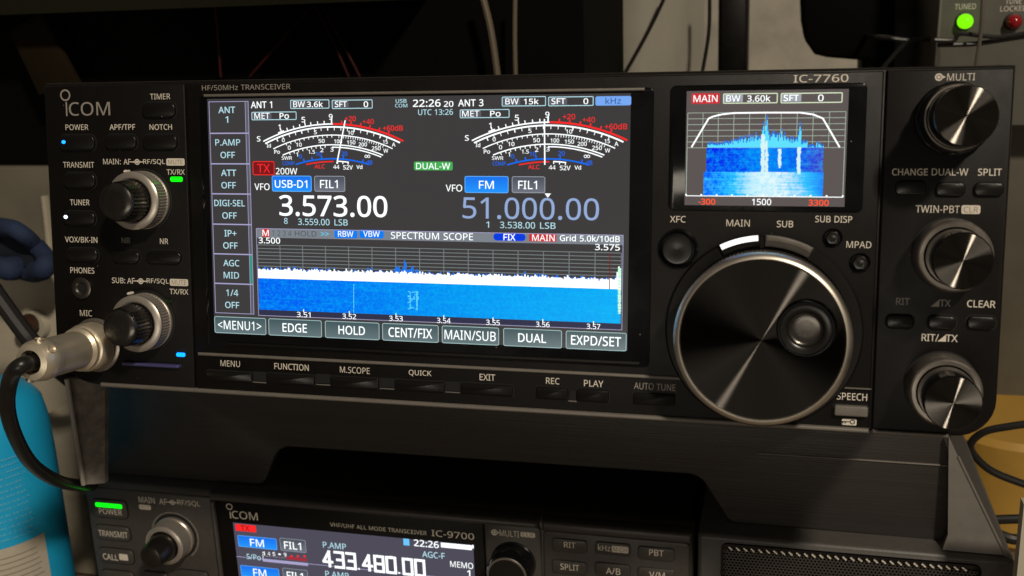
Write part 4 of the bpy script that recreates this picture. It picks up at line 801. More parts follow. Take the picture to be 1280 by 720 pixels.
b.prism(LP, [(e3+.0004, cvT-.0050), (cu1-.0004, cvT-.0050), (cu1-.0004, cvT+.0002), (e3+.0004, cvT+.0002)], -.006, .0016, 'compact_plastic', c=.0015)
CR = b.build('key_panel', CMP)
b = MB()
for a in (('POWER', 124, 152, 639.6, 7), ('TRANSMIT', 123.6, 159.4, 667.6, 7.2), ('CALL', 129, 147.4, 696.2, 7.4)): b.text(LP.off(.0012), *a, 'print_white', bold=.012)
F4 = LP.off(.0012); q = RP(F4, 148.4, 692, 160.5, 701); b.flat(F4, rrect(*q, .0006), .00004, 'print_white')
for a in (('MAIN', 173.4, 193.2, 625, 7.2), ('AF', 199, 208.6, 627, 7.2), ('RF/SQL', 222, 250, 629.4, 7.4)): b.text(LP, *a, 'print_white', bold=.008)
dot_icon(b, LP, 215.5, 628, 3, wings=2); q = RP(LP, 173.5, 630.4, 189, 637.6); b.flat(LP, rrect(*q, .0008), .00005, 'print_white'); b.text(LP, 'MUTE', 175.5, 187, 634, 4, 'badge_dark', n=.0001)
KU, KV = LP.uv(219, 670)
for i in range(44):
    t = math.radians(-50+i*5.2); r0_, r1_ = .0128, .0135; w = .010
    b.flat(LP, [(KU+r*math.cos(t+s*w), KV+r*math.sin(t+s*w)) for r, s in ((r0_, -1), (r1_, -1), (r1_, 1), (r0_, 1))], .00005, 'print_white')
b.build('lettering', CL, smooth=0)
key(LP, CMP, 115.5, 622.5, 161, 648.5, r=.0025, n=.0011, m='compact_plastic', name='push_key'); key(LP, CMP, 119.5, 655, 164.5, 676.5, r=.0025, n=.0011, m='compact_plastic', name='push_key')
key(LP, CMP, 124, 683.5, 169, 705.5, r=.0025, n=.0011, m='compact_plastic', name='push_key'); key(LP, CMP, 127.5, 711, 170, 733, r=.0025, n=.0011, m='compact_plastic', name='push_key')
key(LP, CMP, 222, 711, 262, 733, r=.002, n=.0011, m='compact_plastic', name='push_key'); key(LP, CMP, 180, 713, 212, 735, r=.002, n=.0011, m='compact_plastic', name='push_key')
led(137.4, 630.8, 16.8, 3.0, (10, 235, 20), 1.6, F=LP, parent=CMP, n=.0014, rect=True, name='power_lamp')
b = MB(); r = .0112
b.lathe(LP, KU, KV, [(.0122, 0), (.0122, .0003), (.0112, .0005)], 'gap_black', 48)
b.lathe(LP, KU, KV, [(r, .0005), (r, .0022), (r-.0006, .0028), (r-.0006, .0036)], 'silver', 100)
b.lathe(LP, KU, KV, [(r-.0006, .0036), (r-.0003, .004), (r-.0003, .004, 1), (r-.0005, .0092, 1), (r-.0005, .0092)], 'silver', 100, knurl=.00012)
b.lathe(LP, KU, KV, [(r-.0005, .0092), (r-.0007, .0104), (r-.0016, .0110), (r-.0030, .0110), (r-.0034, .0100), (r-.0034, .007)], 'silver', 100)
k = b.build('volume_knob', CMP); b = MB(); r = .0074
b.lathe(LP, KU, KV, [(r, .006), (r, .0105), (r-.0012, .0215), (r-.0018, .0228), (r-.0034, .0234), (.00001, .0235)], 'inner_gloss', 48); b.build('inner_knob', k)
# dial panel
LM = LP.off(.0010); b = MB(); dot_icon(b, LM, 618, 665.4, 4.0, 'print_white'); b.text(LM, 'MULTI', 624.5, 648.6, 667, 7.6, 'print_white', bold=.01)
q = RP(LM, 650.6, 664.6, 669, 672.4); b.flat(LM, rrect(*q, .0007), .00005, 'print_white'); b.text(LM, 'CLR', 652.6, 667, 668.5, 5, 'badge_dark', n=.0001, bold=.01); b.build('lettering', CM, smooth=0)
u, v = LM.uv(642, 703); b = MB(); R = .0100
b.lathe(LM, u, v, [(R*1.08, 0), (R*1.08, .0006), (R, .0009), (R, .012), (R*.95, .0128)], 'gloss_black', 64); b.lathe(LM, u, v, [(R*.95, .0128), (R*.92, .0132), (R*.86, .0132)], 'dark_silver', 64)
k = b.build('multi_knob', CMP); b = MB(); b.lathe(LM, u, v, [(R*.86, .0132), (R*.4, .01322), (.00002, .01323)], 'knob_black', 64); b.build('knob_cap', k)
b = MB(); LK = LP.off(.0016)
for x0, y0, x1, y1 in ((690.5, 671, 734.5, 691), (744, 675.2, 788.5, 695), (797.5, 681, 844, 701), (690.5, 698, 734.5, 718), (744, 701, 788.5, 721), (797.5, 707, 844, 727)):
    key(LP, CMP, x0, y0, x1, y1, r=.0016, n=.0014, m='compact_plastic', name='push_key')
for t, xa, xb, y, h in (('RIT', 705, 719.5, 681.3, 7), ('kHz', 747.5, 763, 684.8, 7.4), ('PBT', 811.5, 829.5, 691, 7.6), ('SPLIT', 700.5, 724, 709, 7.6), ('A/B', 757.5, 775.5, 714, 8), ('V/M', 811.5, 831, 719, 8)): b.text(LK, t, xa, xb, y, h, 'print_white', bold=.012)
q = RP(LK, 764.5, 682, 785.5, 692); b.flat(LK, rrect(*q, .0007), .00004, 'print_white'); b.text(LK, 'M-CH', 766.5, 783.5, 687, 5.4, 'badge_dark', n=.0001, bold=.01)
b.build('lettering', CR, smooth=0)
# bezel lettering and screen
LB = LP.off(.0009); b = MB(); logo(b, LB, (287, 639.5, 289.2, 648), (282.2, 629, 291, 637.6), (290, 322, 644.4, 9.6), 'print_white')
b.text(LB, 'VHF/UHF ALL MODE TRANSCEIVER', 413, 533, 661, 5, 'print_white'); b.text(LB, 'IC-9700', 539.5, 592.5, 668.5, 8, 'print_white', bold=.004); b.build('lettering', CB, smooth=0)
LS = LP.off(.0011); b = MB(); sL = LS.uv(293, 670)[0]; sR = LS.uv(592.5, 700)[0]; sT = LS.uv(440, 667)[1]; sB = sT-.052
b.flat(LS, [(sL, sB), (sR, sB), (sR, sT), (sL, sT)], 0, em('lower_back', (78, 75, 90), 1, True))
def lrect(x0, y0, x1, y1, m, n=.0001, r=0):
    q = RP(LS, x0, y0, x1, y1); b.flat(LS, rrect(*q, r) if r else [(q[0], q[1]), (q[2], q[1]), (q[2], q[3]), (q[0], q[3])], n, m)
lrect(294, 654.6, 320.5, 665.5, 'red'); b.text(LS, 'TX', 301, 312, 660, 6.6, 'darkred', n=.0002, bold=.01)
b.text(LS, 'P.AMP', 404, 432.5, 682, 7.4, 'cyan_w', n=.0002, bold=.006); b.text(LS, 'P.AMP', 407, 436, 718.4, 7.4, 'cyan_w', n=.0002, bold=.006)
b.text(LS, 'AGC-F', 528, 556, 693.6, 7.6, 'cyan_w', n=.0002, bold=.006); b.text(LS, '22:26', 517.5, 548.5, 679.6, 8.4, 'w', n=.0002, bold=.016); b.text(LS, 'MEMO', 563, 591.5, 706, 7.4, 'w', n=.0002, bold=.014)
lrect(504, 673, 512, 682, em('sky', (110, 200, 255))); lrect(551, 678, 590, 687.6, 'w'); lrect(590, 681, 592.3, 685.5, 'w')
b.text(LS, 'S/Po', 308.6, 326, 696, 6.6, 'cyan_w', n=.0002); b.text(LS, '1', 584, 588, 717, 9, 'w', n=.0002, bold=.012)
lrect(328.6, 694.4, 357.5, 697.4, 'w'); lrect(358, 695.6, 384, 701.6, em('darkbar', (165, 45, 60))); lrect(328.6, 701.6, 385, 703.8, 'line'); lrect(328.2, 692, 329.6, 700, 'w')
for x, t in ((329.6, '1'), (336.4, '4'), (342.6, '5'), (349.6, '.'), (356.6, '9')): b.text(LS, t, x-1.6, x+1.6, 691.4+(x-329)*.06, 4.4 if t != '.' else 2, 'w', n=.0002, bold=.01)
for x in (364.5, 372.5, 381): b.text(LS, '.', x-1.4, x+1.4, 695, 2.6, 'red', n=.0002)
vL = LS.uv(390, 705)[1]; b.flat(LS, [(sL, vL-.00015), (sR, vL-.00015), (sR, vL+.00015), (sL, vL+.00015)], .0001, 'line')
# squared digits of the frequency
SEG = {'0': ((0, 0, 0, 1), (0, 1, 1, 1), (1, 1, 1, 0), (1, 0, 0, 0)), '3': ((0, 1, 1, 1), (1, 1, 1, 0), (1, 0, 0, 0), (.25, .5, 1, .5)), '4': ((.72, 0, .72, 1), (.72, 1, 0, .3), (0, .3, 1.05, .3)),
       '8': ((0, 0, 0, 1), (0, 1, 1, 1), (1, 1, 1, 0), (1, 0, 0, 0), (0, .5, 1, .5))}
ua, va = LS.uv(403, 700); ub, vb2 = LS.uv(533, 709); hgt = LS.uv(465, 694)[1]-LS.uv(465, 712.5)[1]; vbase = LS.uv(465, 713)[1]
cw = [1 if ch != '.' else .38 for ch in '433.480.00']; tot = sum(cw); xx = ua; unit = (ub-ua)/tot
for ch, wd in zip('433.480.00', cw):
    if ch == '.': b.flat(LS, [(xx+.0002, vbase-.0002), (xx+.0011, vbase-.0002), (xx+.0011, vbase+.0007), (xx+.0002, vbase+.0007)], .0002, 'w')
    else:
        gw = unit*.70; x_ = xx+unit*.12; t_ = unit*.11
        for si, (a0, b0, a1, b1) in enumerate(SEG[ch]):
            A = Vector((x_+a0*gw, vbase+b0*hgt)); B = Vector((x_+a1*gw, vbase+b1*hgt)); d = (B-A).normalized(); kk = Vector((-d.y, d.x))*t_; A -= d*t_*.8; B += d*t_*.8
            b.flat(LS, [tuple(A-kk), tuple(B-kk), tuple(B+kk), tuple(A+kk)], .0002+si*.00001, 'w')
    xx += unit*wd
u, v = LS.uv(489.5, 696.3); b.flat(LS, [(u-.0012, v+.0006), (u+.0012, v+.0006), (u, v-.0007)], .0003, 'w')
CS = b.build('main_screen', CMP, smooth=0)
def lsoft(x0, y0, x1, y1, t, a0, a1, f, e, nm): soft(x0, y0, x1, y1, t, a0, a1, 9, f, e, nm, .012, CS, LS)
lsoft(297, 668.6, 347, 687.5, 'FM', 313, 330, 'mode_fill', 'blueedge', 'mode_key'); lsoft(349.6, 672, 383.2, 691, 'FIL1', 355.5, 376.5, 'filter_fill', 'greyedge', 'filter_key')
lsoft(300.5, 706, 350, 725, 'FM', 317, 333, 'mode_fill', 'blueedge', 'mode_key'); lsoft(353, 709.5, 386, 729, 'FIL1', 359, 379, 'filter_fill', 'greyedge', 'filter_key')

# ================================================================== EXTERNAL SPEAKER
su_0 = LP.uv(872, 690)[0]; su_1 = LP.uv(1268, 704)[0]; svT = LP.uv(1062, 681)[1]
SPK = thing('external_speaker', 'dark grey desk speaker with perforated metal grille beside the smaller radio', 'speaker', ((su_0+su_1)/2, LP.p(0, svT, -.1).y, 0))
b = MB(); b.prism(LP, rrect(su_0, svT-.090, su_1, svT, .002), -.17, .0015, 'speaker_plastic', c=.002); b.build('cabinet', SPK)
g = (LP.uv(905, 690)[0], svT-.075, LP.uv(1222, 707)[0], svT-.0042); GF = LP.off(.0016); b = MB()
b.prism(GF, rrect(g[0]-.0012, g[1], g[2]+.0012, g[3]+.0010, .003), -.0008, .0003, 'gloss_black'); 
b.ring(GF, rrect(g[0]-.0012, g[1], g[2]+.0012, g[3]+.0010, .003), .0012, .0012, 'gloss_black')
pit = .00156; nx = int((g[2]-g[0])/pit); ny = 17
for j in range(ny):
    for i in range(nx):
        cu = g[0]+(i+.5)*pit+(pit/2 if j % 2 else 0); cv = g[3]-.0018-(j+.5)*pit*.87; hx, hy = pit/2, pit*.87/2; rr = pit*.31
        if cu+hx > g[2]: continue
        o8 = [(cu+hx*x, cv+hy*y) for x, y in ((1, 0), (1, 1), (0, 1), (-1, 1), (-1, 0), (-1, -1), (0, -1), (1, -1))]; i8 = [(cu+rr*math.cos(2*PI*k/8), cv+rr*math.sin(2*PI*k/8)) for k in range(8)]
        b.add([GF.p(x, y, .0010) for x, y in o8+i8], [(k, (k+1) % 8, 8+(k+1) % 8, 8+k) for k in range(8)], 'grille_metal')
vy0 = g[3]-.0018-ny*pit*.87; b.flat(GF, [(g[0], g[1]+.001), (g[2], g[1]+.001), (g[2], vy0), (g[0], vy0)], .0010, 'grille_metal')
for i in range(int((g[2]-g[0]-.003)/.0032)):                      # chrome beads stand in for highlights along the grille's perforated top fold
    cu = g[0]+.003+i*.0032; a = GF.p(cu-.0008, g[3]-.0002, .0014); c = GF.p(cu+.0008, g[3]-.0013, .0020); b.tube([a, c], .00055, 'chrome', seg=8, sub=1)
b.build('grille', SPK)
for uu in (su_0+.02, su_1-.02):
    for n_ in (-.02, -.15):
        b = MB(); c = LP.p(uu, svT-.088, n_); b.add([(c.x+.008*math.cos(t), c.y+.008*math.sin(t), z) for z in (0, c.z) for t in [2*PI*i/16 for i in range(16)]], [(i, (i+1) % 16, 16+(i+1) % 16, 16+i) for i in range(16)] + [list(range(16))[::-1], [16+i for i in range(16)]], 'rubber'); b.build('foot', SPK)

# ================================================================== STAND
# depth of the stand's front plate: where its foot meets the speaker's top behind the front edge
best = None
for i in range(200):
    n_ = -.0005*i; P_ = LP.p(LP.uv(1050, 690)[0], svT, n_); e = abs(project(P_)[1]-665)
    if best is None or e < best[0]: best = (e, P_, n_)
YS = best[1].y
ST = Frame((0, YS, CAM.z), (1, 0, 0), (0, 0, 1))
STD = thing('radio_stand', 'dark ribbed plastic bench stand with a wide front cutout, holding the large radio', 'stand', (0, YS, 0.15))
pl = [ST.uv(*p) for p in ((128, 507), (1184, 581), (1184, 670), (1177, 676), (916, 653), (910, 649), (880, 602), (872, 596), (862, 592.5), (368, 559), (357, 559), (350, 562), (344, 569), (332, 600), (326, 605), (318, 606), (128, 592))]
zt = FP.p(0, vB+.003, 0).z - (YS-.0)*math.tan(LEAN) - .0055 - CAM.z; pl[0] = (pl[0][0], zt); pl[1] = (pl[1][0], zt)
b = MB(); b.prism(ST, pl, -.004, 0, 'stand_plastic', c=.0006); b.build('front_plate', STD)
q = RP(ST, 948, 566, 1184, 582); b = MB(); b.prism(ST, [(q[0], (q[1]+q[3])/2-.0004), (q[2], (q[1]+q[3])/2-.0004), (q[2], (q[1]+q[3])/2+.0004), (q[0], (q[1]+q[3])/2+.0004)], 0, .0007, 'grey_plastic', c=.00038); b.build('crease_highlight', STD)  # paler bar drawn for the bright line of light along the plate's crease
b = MB(); b.prism(Frame(ST.p(0, zt, 0), (1, 0, 0), (0, math.cos(LEAN), -math.sin(LEAN))), [(pl[0][0], .0002), (pl[1][0], .0002), (pl[1][0], .13), (pl[0][0], .13)], -.004, -.0002, 'stand_plastic', c=.0005); b.build('top_plate', STD)
b = MB(); b.box((pl[0][0]+.003, YS+.131, 0), (pl[1][0]-.003, YS+.136, CAM.z+zt+.03), 'black_case'); b.build('dark_backing', STD)  # black sheet added so the space under the radio stays dark
for uu in (pl[0][0]+.01, pl[1][0]-.01):                     # rear legs reach the desk
    b = MB(); b.box((uu-.006, YS+.115, 0), (uu+.006, YS+.128, CAM.z+zt-.022), 'stand_plastic'); b.build('rear_leg', STD)
b = MB()
TOPF = Frame(LP.p(0, svT, 0), LP.U, -LP.N)                 # top face of the speaker
def on_top(px, py): q = TOPF.uv(px, py); return TOPF.p(q[0], q[1], .0003)
W1, W2, W3 = at(1186, 545, YS-.0045), on_top(1256, 695), on_top(1178, 688); wn = (W2-W1).cross(W3-W1).normalized()
def on_wing(px, py): d = ray(px, py); return CAM + d*((W1-CAM).dot(wn)/d.dot(wn))
A = [W1, on_wing(1197, 570), W2, W3, on_wing(1185, 668)]; back = Vector((0, .0022, -.0004))
b.add(A+[p+back for p in A], [(0, 4, 3, 2, 1), (5, 6, 7, 8, 9)]+[(i, (i+1) % 5, 5+(i+1) % 5, 5+i) for i in range(5)], 'wing_plastic')
b.tube([on_wing(1197.5, 570.5), on_wing(1257.5, 695)], .0006, 'grey_plastic', seg=8, sub=1)
b.build('side_wing', STD, smooth=0)
b = MB()
V1, V2, V3 = at(82.5, 474, YS-.045), at(104, 606, YS-.045), at(131, 474, YS-.030); vn = (V2-V1).cross(V3-V1).normalized()
d_ = ray(131, 604); A = [V1, V2, CAM+d_*((V1-CAM).dot(vn)/d_.dot(vn)), V3]
b.add(A+[p+Vector((0, .003, 0)) for p in A], [(0, 1, 2, 3), (4, 7, 6, 5)]+[(i, 4+i, 4+(i+1) % 4, (i+1) % 4) for i in range(4)], 'marbled_plastic')
b.tube([at(83.5, 474, YS-.046), at(104.5, 606, YS-.046)], .0011, 'ivory_edge', seg=8, sub=1)
b.build('side_wing', STD, smooth=0)
# feet of the large radio on the stand
gap = FP.p(0, vB+.003, 0).z - YS*math.tan(LEAN) - (CAM.z+zt)
print('gap', gap, 'lower bottom', LP.p(0, cvB, 0).z, 'YS', YS)
for x0, x1 in ((136, 236), (1036, 1172)):
    b = MB(); ua_, ub_ = at(x0, 500, YS+.006).x, at(x1, 500, YS+.006).x
    b.prism(FP, [(ua_, vB+.004), (ub_, vB+.004), (ub_, vB+.003-gap*math.cos(LEAN)), (ua_, vB+.003-gap*math.cos(LEAN))], -YS-.020, -YS-.004+.0, 'black_plastic', c=.0005); b.build('foot', RAD)

# ================================================================== BEHIND AND AROUND
# teal bottle
mat('teal_plastic', (.015, .44, .80), .38, bump=.04, scale=80, var=.05); mat('label_paper', (.52, .47, .38), .6, var=.06); mat('label_print', (.09, .50, .76), .45)
BY = .075; pr = at(60, 640, BY); br = .036; bcx = pr.x-br; top = at(20, 494, BY).z
BT = thing('bottle', 'teal plastic bottle with a paper label at the left edge', 'bottle', (bcx, BY, 0))
BF = Frame((bcx, BY, 0), (1, 0, 0), (0, 1, 0)); b = MB()
b.lathe(BF, 0, 0, [(br*.9, 0), (br, .004), (br, top-.04), (br*.985, top-.02), (br*.93, top-.008), (br*.80, top-.001), (br*.6, top+.002), (.015, top+.003), (.00001, top+.003)], 'teal_plastic', 72); b.build('body', BT)
b = MB(); b.lathe(BF, 0, 0, [(.013, top+.003), (.013, top+.028), (.011, top+.030), (.00001, top+.030)], 'label_paper', 32); b.build('cap', BT)
def wrap(b, a0, a1, z0, z1, r, m):
    K = 10; vs = []
    for i in range(K+1):
        a = math.radians(a0+(a1-a0)*i/K); vs += [(bcx+r*math.cos(a), BY+r*math.sin(a), z) for z in (z0, z1)]
    b.add(vs, [(2*i, 2*i+2, 2*i+3, 2*i+1) for i in range(K)], m)
b = MB(); zl = at(10, 688, BY-.025).z; wrap(b, 262, 352, zl-.06, zl, br+.0003, 'label_paper')
for i in range(9):
    z = zl-.005-i*.003; wrap(b, 300, 347-random.random()*5, z-.0005, z, br+.0005, 'badge_dark')
for i in range(14):
    z = top-.026-i*.0032-random.random()*.0006; a = 300+random.random()*4
    while a < 343: w = random.uniform(.6, 2.6); wrap(b, a, a+w, z-.0012, z, br+.0003, 'label_print'); a += w+random.choice((.7, .7, 1.8))
b.build('label', BT)
# left clutter
mat('beige_plastic', (.50, .45, .35), .55, bump=.1, scale=300, var=.08); mat('blue_cloth_shade', (.006, .010, .022), .9)
mat('blue_cloth', (.016, .031, .080), .85, bump=.8, scale=500, var=.3); mat('brown_knob', (.05, .022, .014), .3); mat('ivory', (.48, .44, .34), .5)
mat('card', (.014, .009, .004), .9, spec=.1, bump=.2, scale=120, var=.3); mat('stone', (.34, .30, .22), .9, bump=.9, scale=60, var=.35)
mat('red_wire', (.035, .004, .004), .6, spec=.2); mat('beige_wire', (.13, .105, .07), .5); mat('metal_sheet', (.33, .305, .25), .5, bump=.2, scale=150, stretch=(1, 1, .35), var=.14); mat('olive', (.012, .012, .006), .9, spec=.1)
mat('box_grey', (.12, .115, .095), .55, bump=.1, scale=600, var=.06); mat('amber', (.52, .30, .055), .5, bump=.1, scale=100, var=.12); mat('tan_box', (.15, .135, .10), .7, bump=.2, scale=120, var=.15)
b = MB(); YB = .19; P0 = at(-60, 342, YB); P1 = at(72, 470, YB)
b.prism(Frame((0, YB, 0), (1, 0, 0), (0, 0, 1)), rrect(P0.x, 0, at(100, 400, YB).x, P0.z, .006), -.12, 0, 'beige_plastic', c=.004); CT = thing('plastic_container', 'beige plastic container with a brown knob behind the left edge', 'container', ((P0.x+P1.x)/2, YB, 0)); b.build('body', CT)
BKF = Frame((0, YB, 0), (1, 0, 0), (0, 0, 1)); u, v = BKF.uv(47, 405); b = MB()
b.lathe(BKF, u, v, [(.0095, 0), (.0095, .003), (.0085, .0045), (.005, .005)], 'ivory', 32); KB = b.build('knob', CT)
b = MB(); b.lathe(BKF, u-.001, v+.002, [(.0062, .004), (.0062, .012), (.005, .0145), (.00001, .0155)], 'brown_knob', 32); b.build('knob_tip', KB)
b = MB(); P = [at(x, y, .16+.006*math.sin(k*1.9)) for k, (x, y) in enumerate(((-14, 300), (-4, 286), (14, 285), (30, 294), (46, 308), (57, 322), (55, 335), (42, 340), (24, 335), (8, 336), (-6, 330), (-14, 316)))]
b.tube(P+[P[0], P[1]], lambda t: (.0050 if t < .3 else .0060)+.0007*math.sin(t*11+1)+.0003*math.sin(t*31), 'blue_cloth', seg=14, sub=8); b.add([p+Vector((0, .004, 0)) for p in P], [list(range(len(P)))], 'blue_cloth_shade'); tag(b.build('cloth_loop', None), 'crumpled dark blue cloth loop lying on the beige container', 'cloth')  # dark sheet behind the loop paints the shade in its hole
b = MB(); b.tube([at(-20, 345, .10), at(8, 385, .10), at(34, 420, .10), at(62, 452, .10), at(95, 480, .13), at(120, 500, .17)], .0045, 'rubber', seg=10, sub=6)
tag(b.build('strap', None), 'thick black strap running down past the beige container to the microphone plug', 'strap')
YC = .235; CF = Frame((0, YC, 0), (1, 0, 0), (0, 0, 1)); a = CF.uv(-70, 216); c = CF.uv(110, 520)
b = MB(); b.prism(CF, rrect(a[0], 0, CF.uv(115, 300)[0], at(30, 206, .24).z-.0005, .003), -.14, 0, 'tan_box', c=.002); tag(b.build('storage_box', None), 'tan storage box standing behind the blue fabric ring', 'box')
b = MB(); b.prism(CF.off(.004), [CF.off(.004).uv(*p) for p in ((53, 245), (58, 245), (66, 322), (61, 322))], -.002, .002, 'ivory', c=.0005); tag(b.build('plastic_strip', None), 'narrow pale strip upright beside the left edge of the large radio', 'strip')
YD = .16; DF = Frame((0, YD, 0), (1, 0, 0), (0, 0, 1)); b = MB(); a = DF.uv(50, 520); c = DF.uv(112, 603)
b.prism(DF, rrect(a[0], c[1], c[0], a[1], .003), -.08, 0, 'beige_plastic', c=.002); tag(b.build('tray', None), 'beige block stacked on the rough stone behind the bottle', 'block')
b = MB(); a2 = DF.uv(45, 604); P = [(a2[0], 0), (c[0]+.006, 0)] ; n_ = 9
P += [(c[0]+.006-(c[0]+.006-a2[0])*i/n_, c[1]-.0006-random.random()*.001) for i in range(n_+1)]
b.prism(DF, P, -.08, .012, 'stone', c=.003); tag(b.build('stone_block', None), 'rough sandy stone block between the bottle and the smaller radio', 'stone')
b = MB(); b.prism(Frame((0, .21, 0), (1, 0, 0), (0, 0, 1)), rrect(at(70, 486, .21).x, .0, at(150, 486, .21).x, at(70, 484, .21).z, .004), -.05, -.0, 'black_case', c=.002); tag(b.build('black_block', None), 'black block behind the left wing of the stand', 'block')
# dark shelf space above and behind the radio, filled by an added black box
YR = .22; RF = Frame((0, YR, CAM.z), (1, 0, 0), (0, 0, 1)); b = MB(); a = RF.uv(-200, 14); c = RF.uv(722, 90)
b.box((a[0], YR+.02, at(30, 206, YR+.02).z), (c[0], .95, CAM.z+a[1]+.01), 'black_case'); tag(b.build('dark_space_fill', None), 'large black box added as the dark shelf space behind the top left of the radio', 'cabinet')
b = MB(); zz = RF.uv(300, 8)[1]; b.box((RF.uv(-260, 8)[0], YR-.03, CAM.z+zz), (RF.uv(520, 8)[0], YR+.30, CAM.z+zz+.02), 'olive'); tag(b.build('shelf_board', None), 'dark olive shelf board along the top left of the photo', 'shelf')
b = MB(); P = [RF.uv(*p) for p in ((18, 38), (58, 16), (108, 108), (56, 118))]; P[0:1] = [P[0]]; b.prism(RF, P, .002, .006, 'card', c=.0008); tag(b.build('cardboard_strip', None), 'worn brown cardboard strip leaning behind the top left corner of the radio', 'cardboard')
for pts, lb in ((((268, 0), (272, 40), (276, 96)), 'dark red wire hanging straight down behind the radio, leftmost red one'), (((392, 6), (356, 46), (312, 96)), 'dark red wire sloping down to the left behind the radio'),
                (((392, 4), (412, 42), (436, 96)), 'dark red wire sloping steeply down to the right, nearer the crossing top'), (((402, 6), (424, 46), (450, 96)), 'dark red wire sloping down to the right, rightmost of the red ones')):
    b = MB(); b.tube([at(x, y, YR+.005) for x, y in pts], .0008, 'red_wire', seg=8, sub=5); tag(b.build('wire', None), lb, 'wire', 'red wires behind the radio')
for pts, lb, w in ((((602, -10), (614, 40), (624, 110)), 'slanting brownish cable before the dark shelf space, left of the paired cables', .0019), (((644, -10), (643.5, 50), (645, 110)), 'straight vertical beige cable before the dark shelf space, right of the pair', .0013)):
    b = MB(); b.tube([at(x, y, YR) for x, y in pts], w, 'beige_wire', seg=8, sub=5); tag(b.build('cable', None), lb, 'cable', 'beige cables behind the radio')
# bright metal sheet and poster wall
YM = .42; MF = Frame((0, YM, CAM.z), (1, 0, 0), (0, 0, 1)); b = MB(); m0_ = MF.uv(716, 40)[0]; m1_ = MF.uv(880, 40)[0]; K = 24; vs = []
for i in range(K+1):
    f = i/K; x = m0_+(m1_-m0_)*f; y = YM-.03*math.sin(PI*f); vs += [(x, y, CAM.z-.10), (x, y, CAM.z+.16), (x, y+.002, CAM.z-.10), (x, y+.002, CAM.z+.16)]
fs = []
for i in range(K): fs += [(4*i, 4*i+4, 4*i+5, 4*i+1), (4*i+2, 4*i+3, 4*i+7, 4*i+6), (4*i+1, 4*i+5, 4*i+7, 4*i+3)]
b.add(vs, fs, 'metal_sheet'); tag(b.build('metal_sheet', None), 'curved greyish beige metal sheet behind the radio, right of the dark shelf space', 'metal sheet')
for pts, lb in ((((834, -10), (812, 36), (782, 90)), 'thin black cable slanting across the curved metal sheet'), (((887, -10), (886, 40), (878, 90)), 'thin black cable hanging down the right edge of the curved metal sheet')):
    b = MB(); b.tube([at(x, y, YM-.04) for x, y in pts], .00125, 'cable_black', seg=8, sub=5); tag(b.build('cable', None), lb, 'cable', 'black cables before the metal sheet')
b = MB(); PF = Frame((0, .5, CAM.z), (1, 0, 0), (0, 0, 1)); P = [PF.uv(*p) for p in ((898, -20), (936, -20), (934, 100), (897, 100))]; b.prism(PF, P, -.03, .0, 'black_plastic', c=.003); tag(b.build('post', None), 'dark upright post between the metal sheet and the pale wall', 'post')
b = MB(); PF = Frame((0, .40, CAM.z), (1, 0, 0), (0, 0, 1)); P = [PF.uv(*p) for p in ((1001, -20), (1120, -20), (1118, 100), (1094, 84), (1084, 76), (1034, 72), (1018, 68), (1007, 52), (1003, 30))]
b.prism(PF, P, -.10, 0, 'black_case', c=.003); tag(b.build('black_case', None), 'black case with a rounded lower corner hanging behind the model number', 'case')
b = MB(); PF = Frame((0, .44, CAM.z), (1, 0, 0), (0, 0, 1)); P = [PF.uv(*p) for p in ((1080, -20), (1170, -20), (1168, 100), (1078, 100))]
mat('dark_grey_metal', (.018, .0165, .014), .5, bump=.1, scale=200, var=.2); b.prism(PF, P, -.06, 0, 'dark_grey_metal', c=.002); tag(b.build('metal_cabinet', None), 'dark grey metal cabinet in shadow left of the tuner box', 'cabinet')
b = MB(); b.tube([at(1076, 44, .43), at(1092, 46, .37), at(1110, 47, .36), at(1136, 50, .36), at(1172, 48, .36)], .0016, 'cable_black', seg=8); b.tube([at(1136, 50, .36), at(1120, 66, .36), at(1098, 92, .36)], .0016, 'cable_black', seg=8); tag(b.build('cable', None), 'black cable with a side branch in the shadow left of the tuner box', 'cable')
# tuner box
YT = .33; TF = Frame((0, YT, CAM.z), (1, 0, 0), (0, 0, 1)); t0 = TF.uv(1171, 40)[0]; TB = thing('tuner_box', 'grey tuner box with a green and a red lamp at the top right', 'tuner', (t0+.05, YT, CAM.z-.05))
b = MB(); b.prism(TF, rrect(t0, -.08, t0+.115, .12, .001), -.15, 0, 'box_grey', c=.0008); TBB = b.build('case', TB)
b = MB(); b.prism(TF, [TF.uv(*p) for p in ((1176, -30), (1179.5, -30), (1171, 90), (1166.5, 90))], 0, .003, 'grey_plastic', c=.0005); b.build('edge_strip', TB)
b = MB(); b.text(TF, 'TUNED', 1193.5, 1220, 8.2, 7, 'print_white', bold=.0); b.text(TF, 'TUNE', 1257, 1277, 1.4, 7, 'print_white'); b.text(TF, 'LOCKED', 1250.5, 1284, 10.6, 6.6, 'print_white'); b.build('lettering', TBB, smooth=0)
mat('red_lens', (.30, .012, .016), .12)
for x, y, m in ((1205.5, 26.5, em('green_lens', (125, 235, 10), 1.2)), (1266, 27, 'red_lens')):
    u, v = TF.uv(x, y); e = abs(TF.uv(x, y+9.4)[1]-v); b = MB(); b.lathe(TF, u, v, [(e*1.18, 0), (e*1.18, .0010), (e*1.0, .0013), (e, .0013)], 'rubber', 32); k = b.build('lamp_socket', TB)
    b = MB(); b.lathe(TF, u-.0, v, [(e, .0013), (e, .0045), (e*.92, .0062), (e*.7, .0078), (e*.35, .0088), (.00001, .009)], m, 32); b.build('indicator_lamp', k)
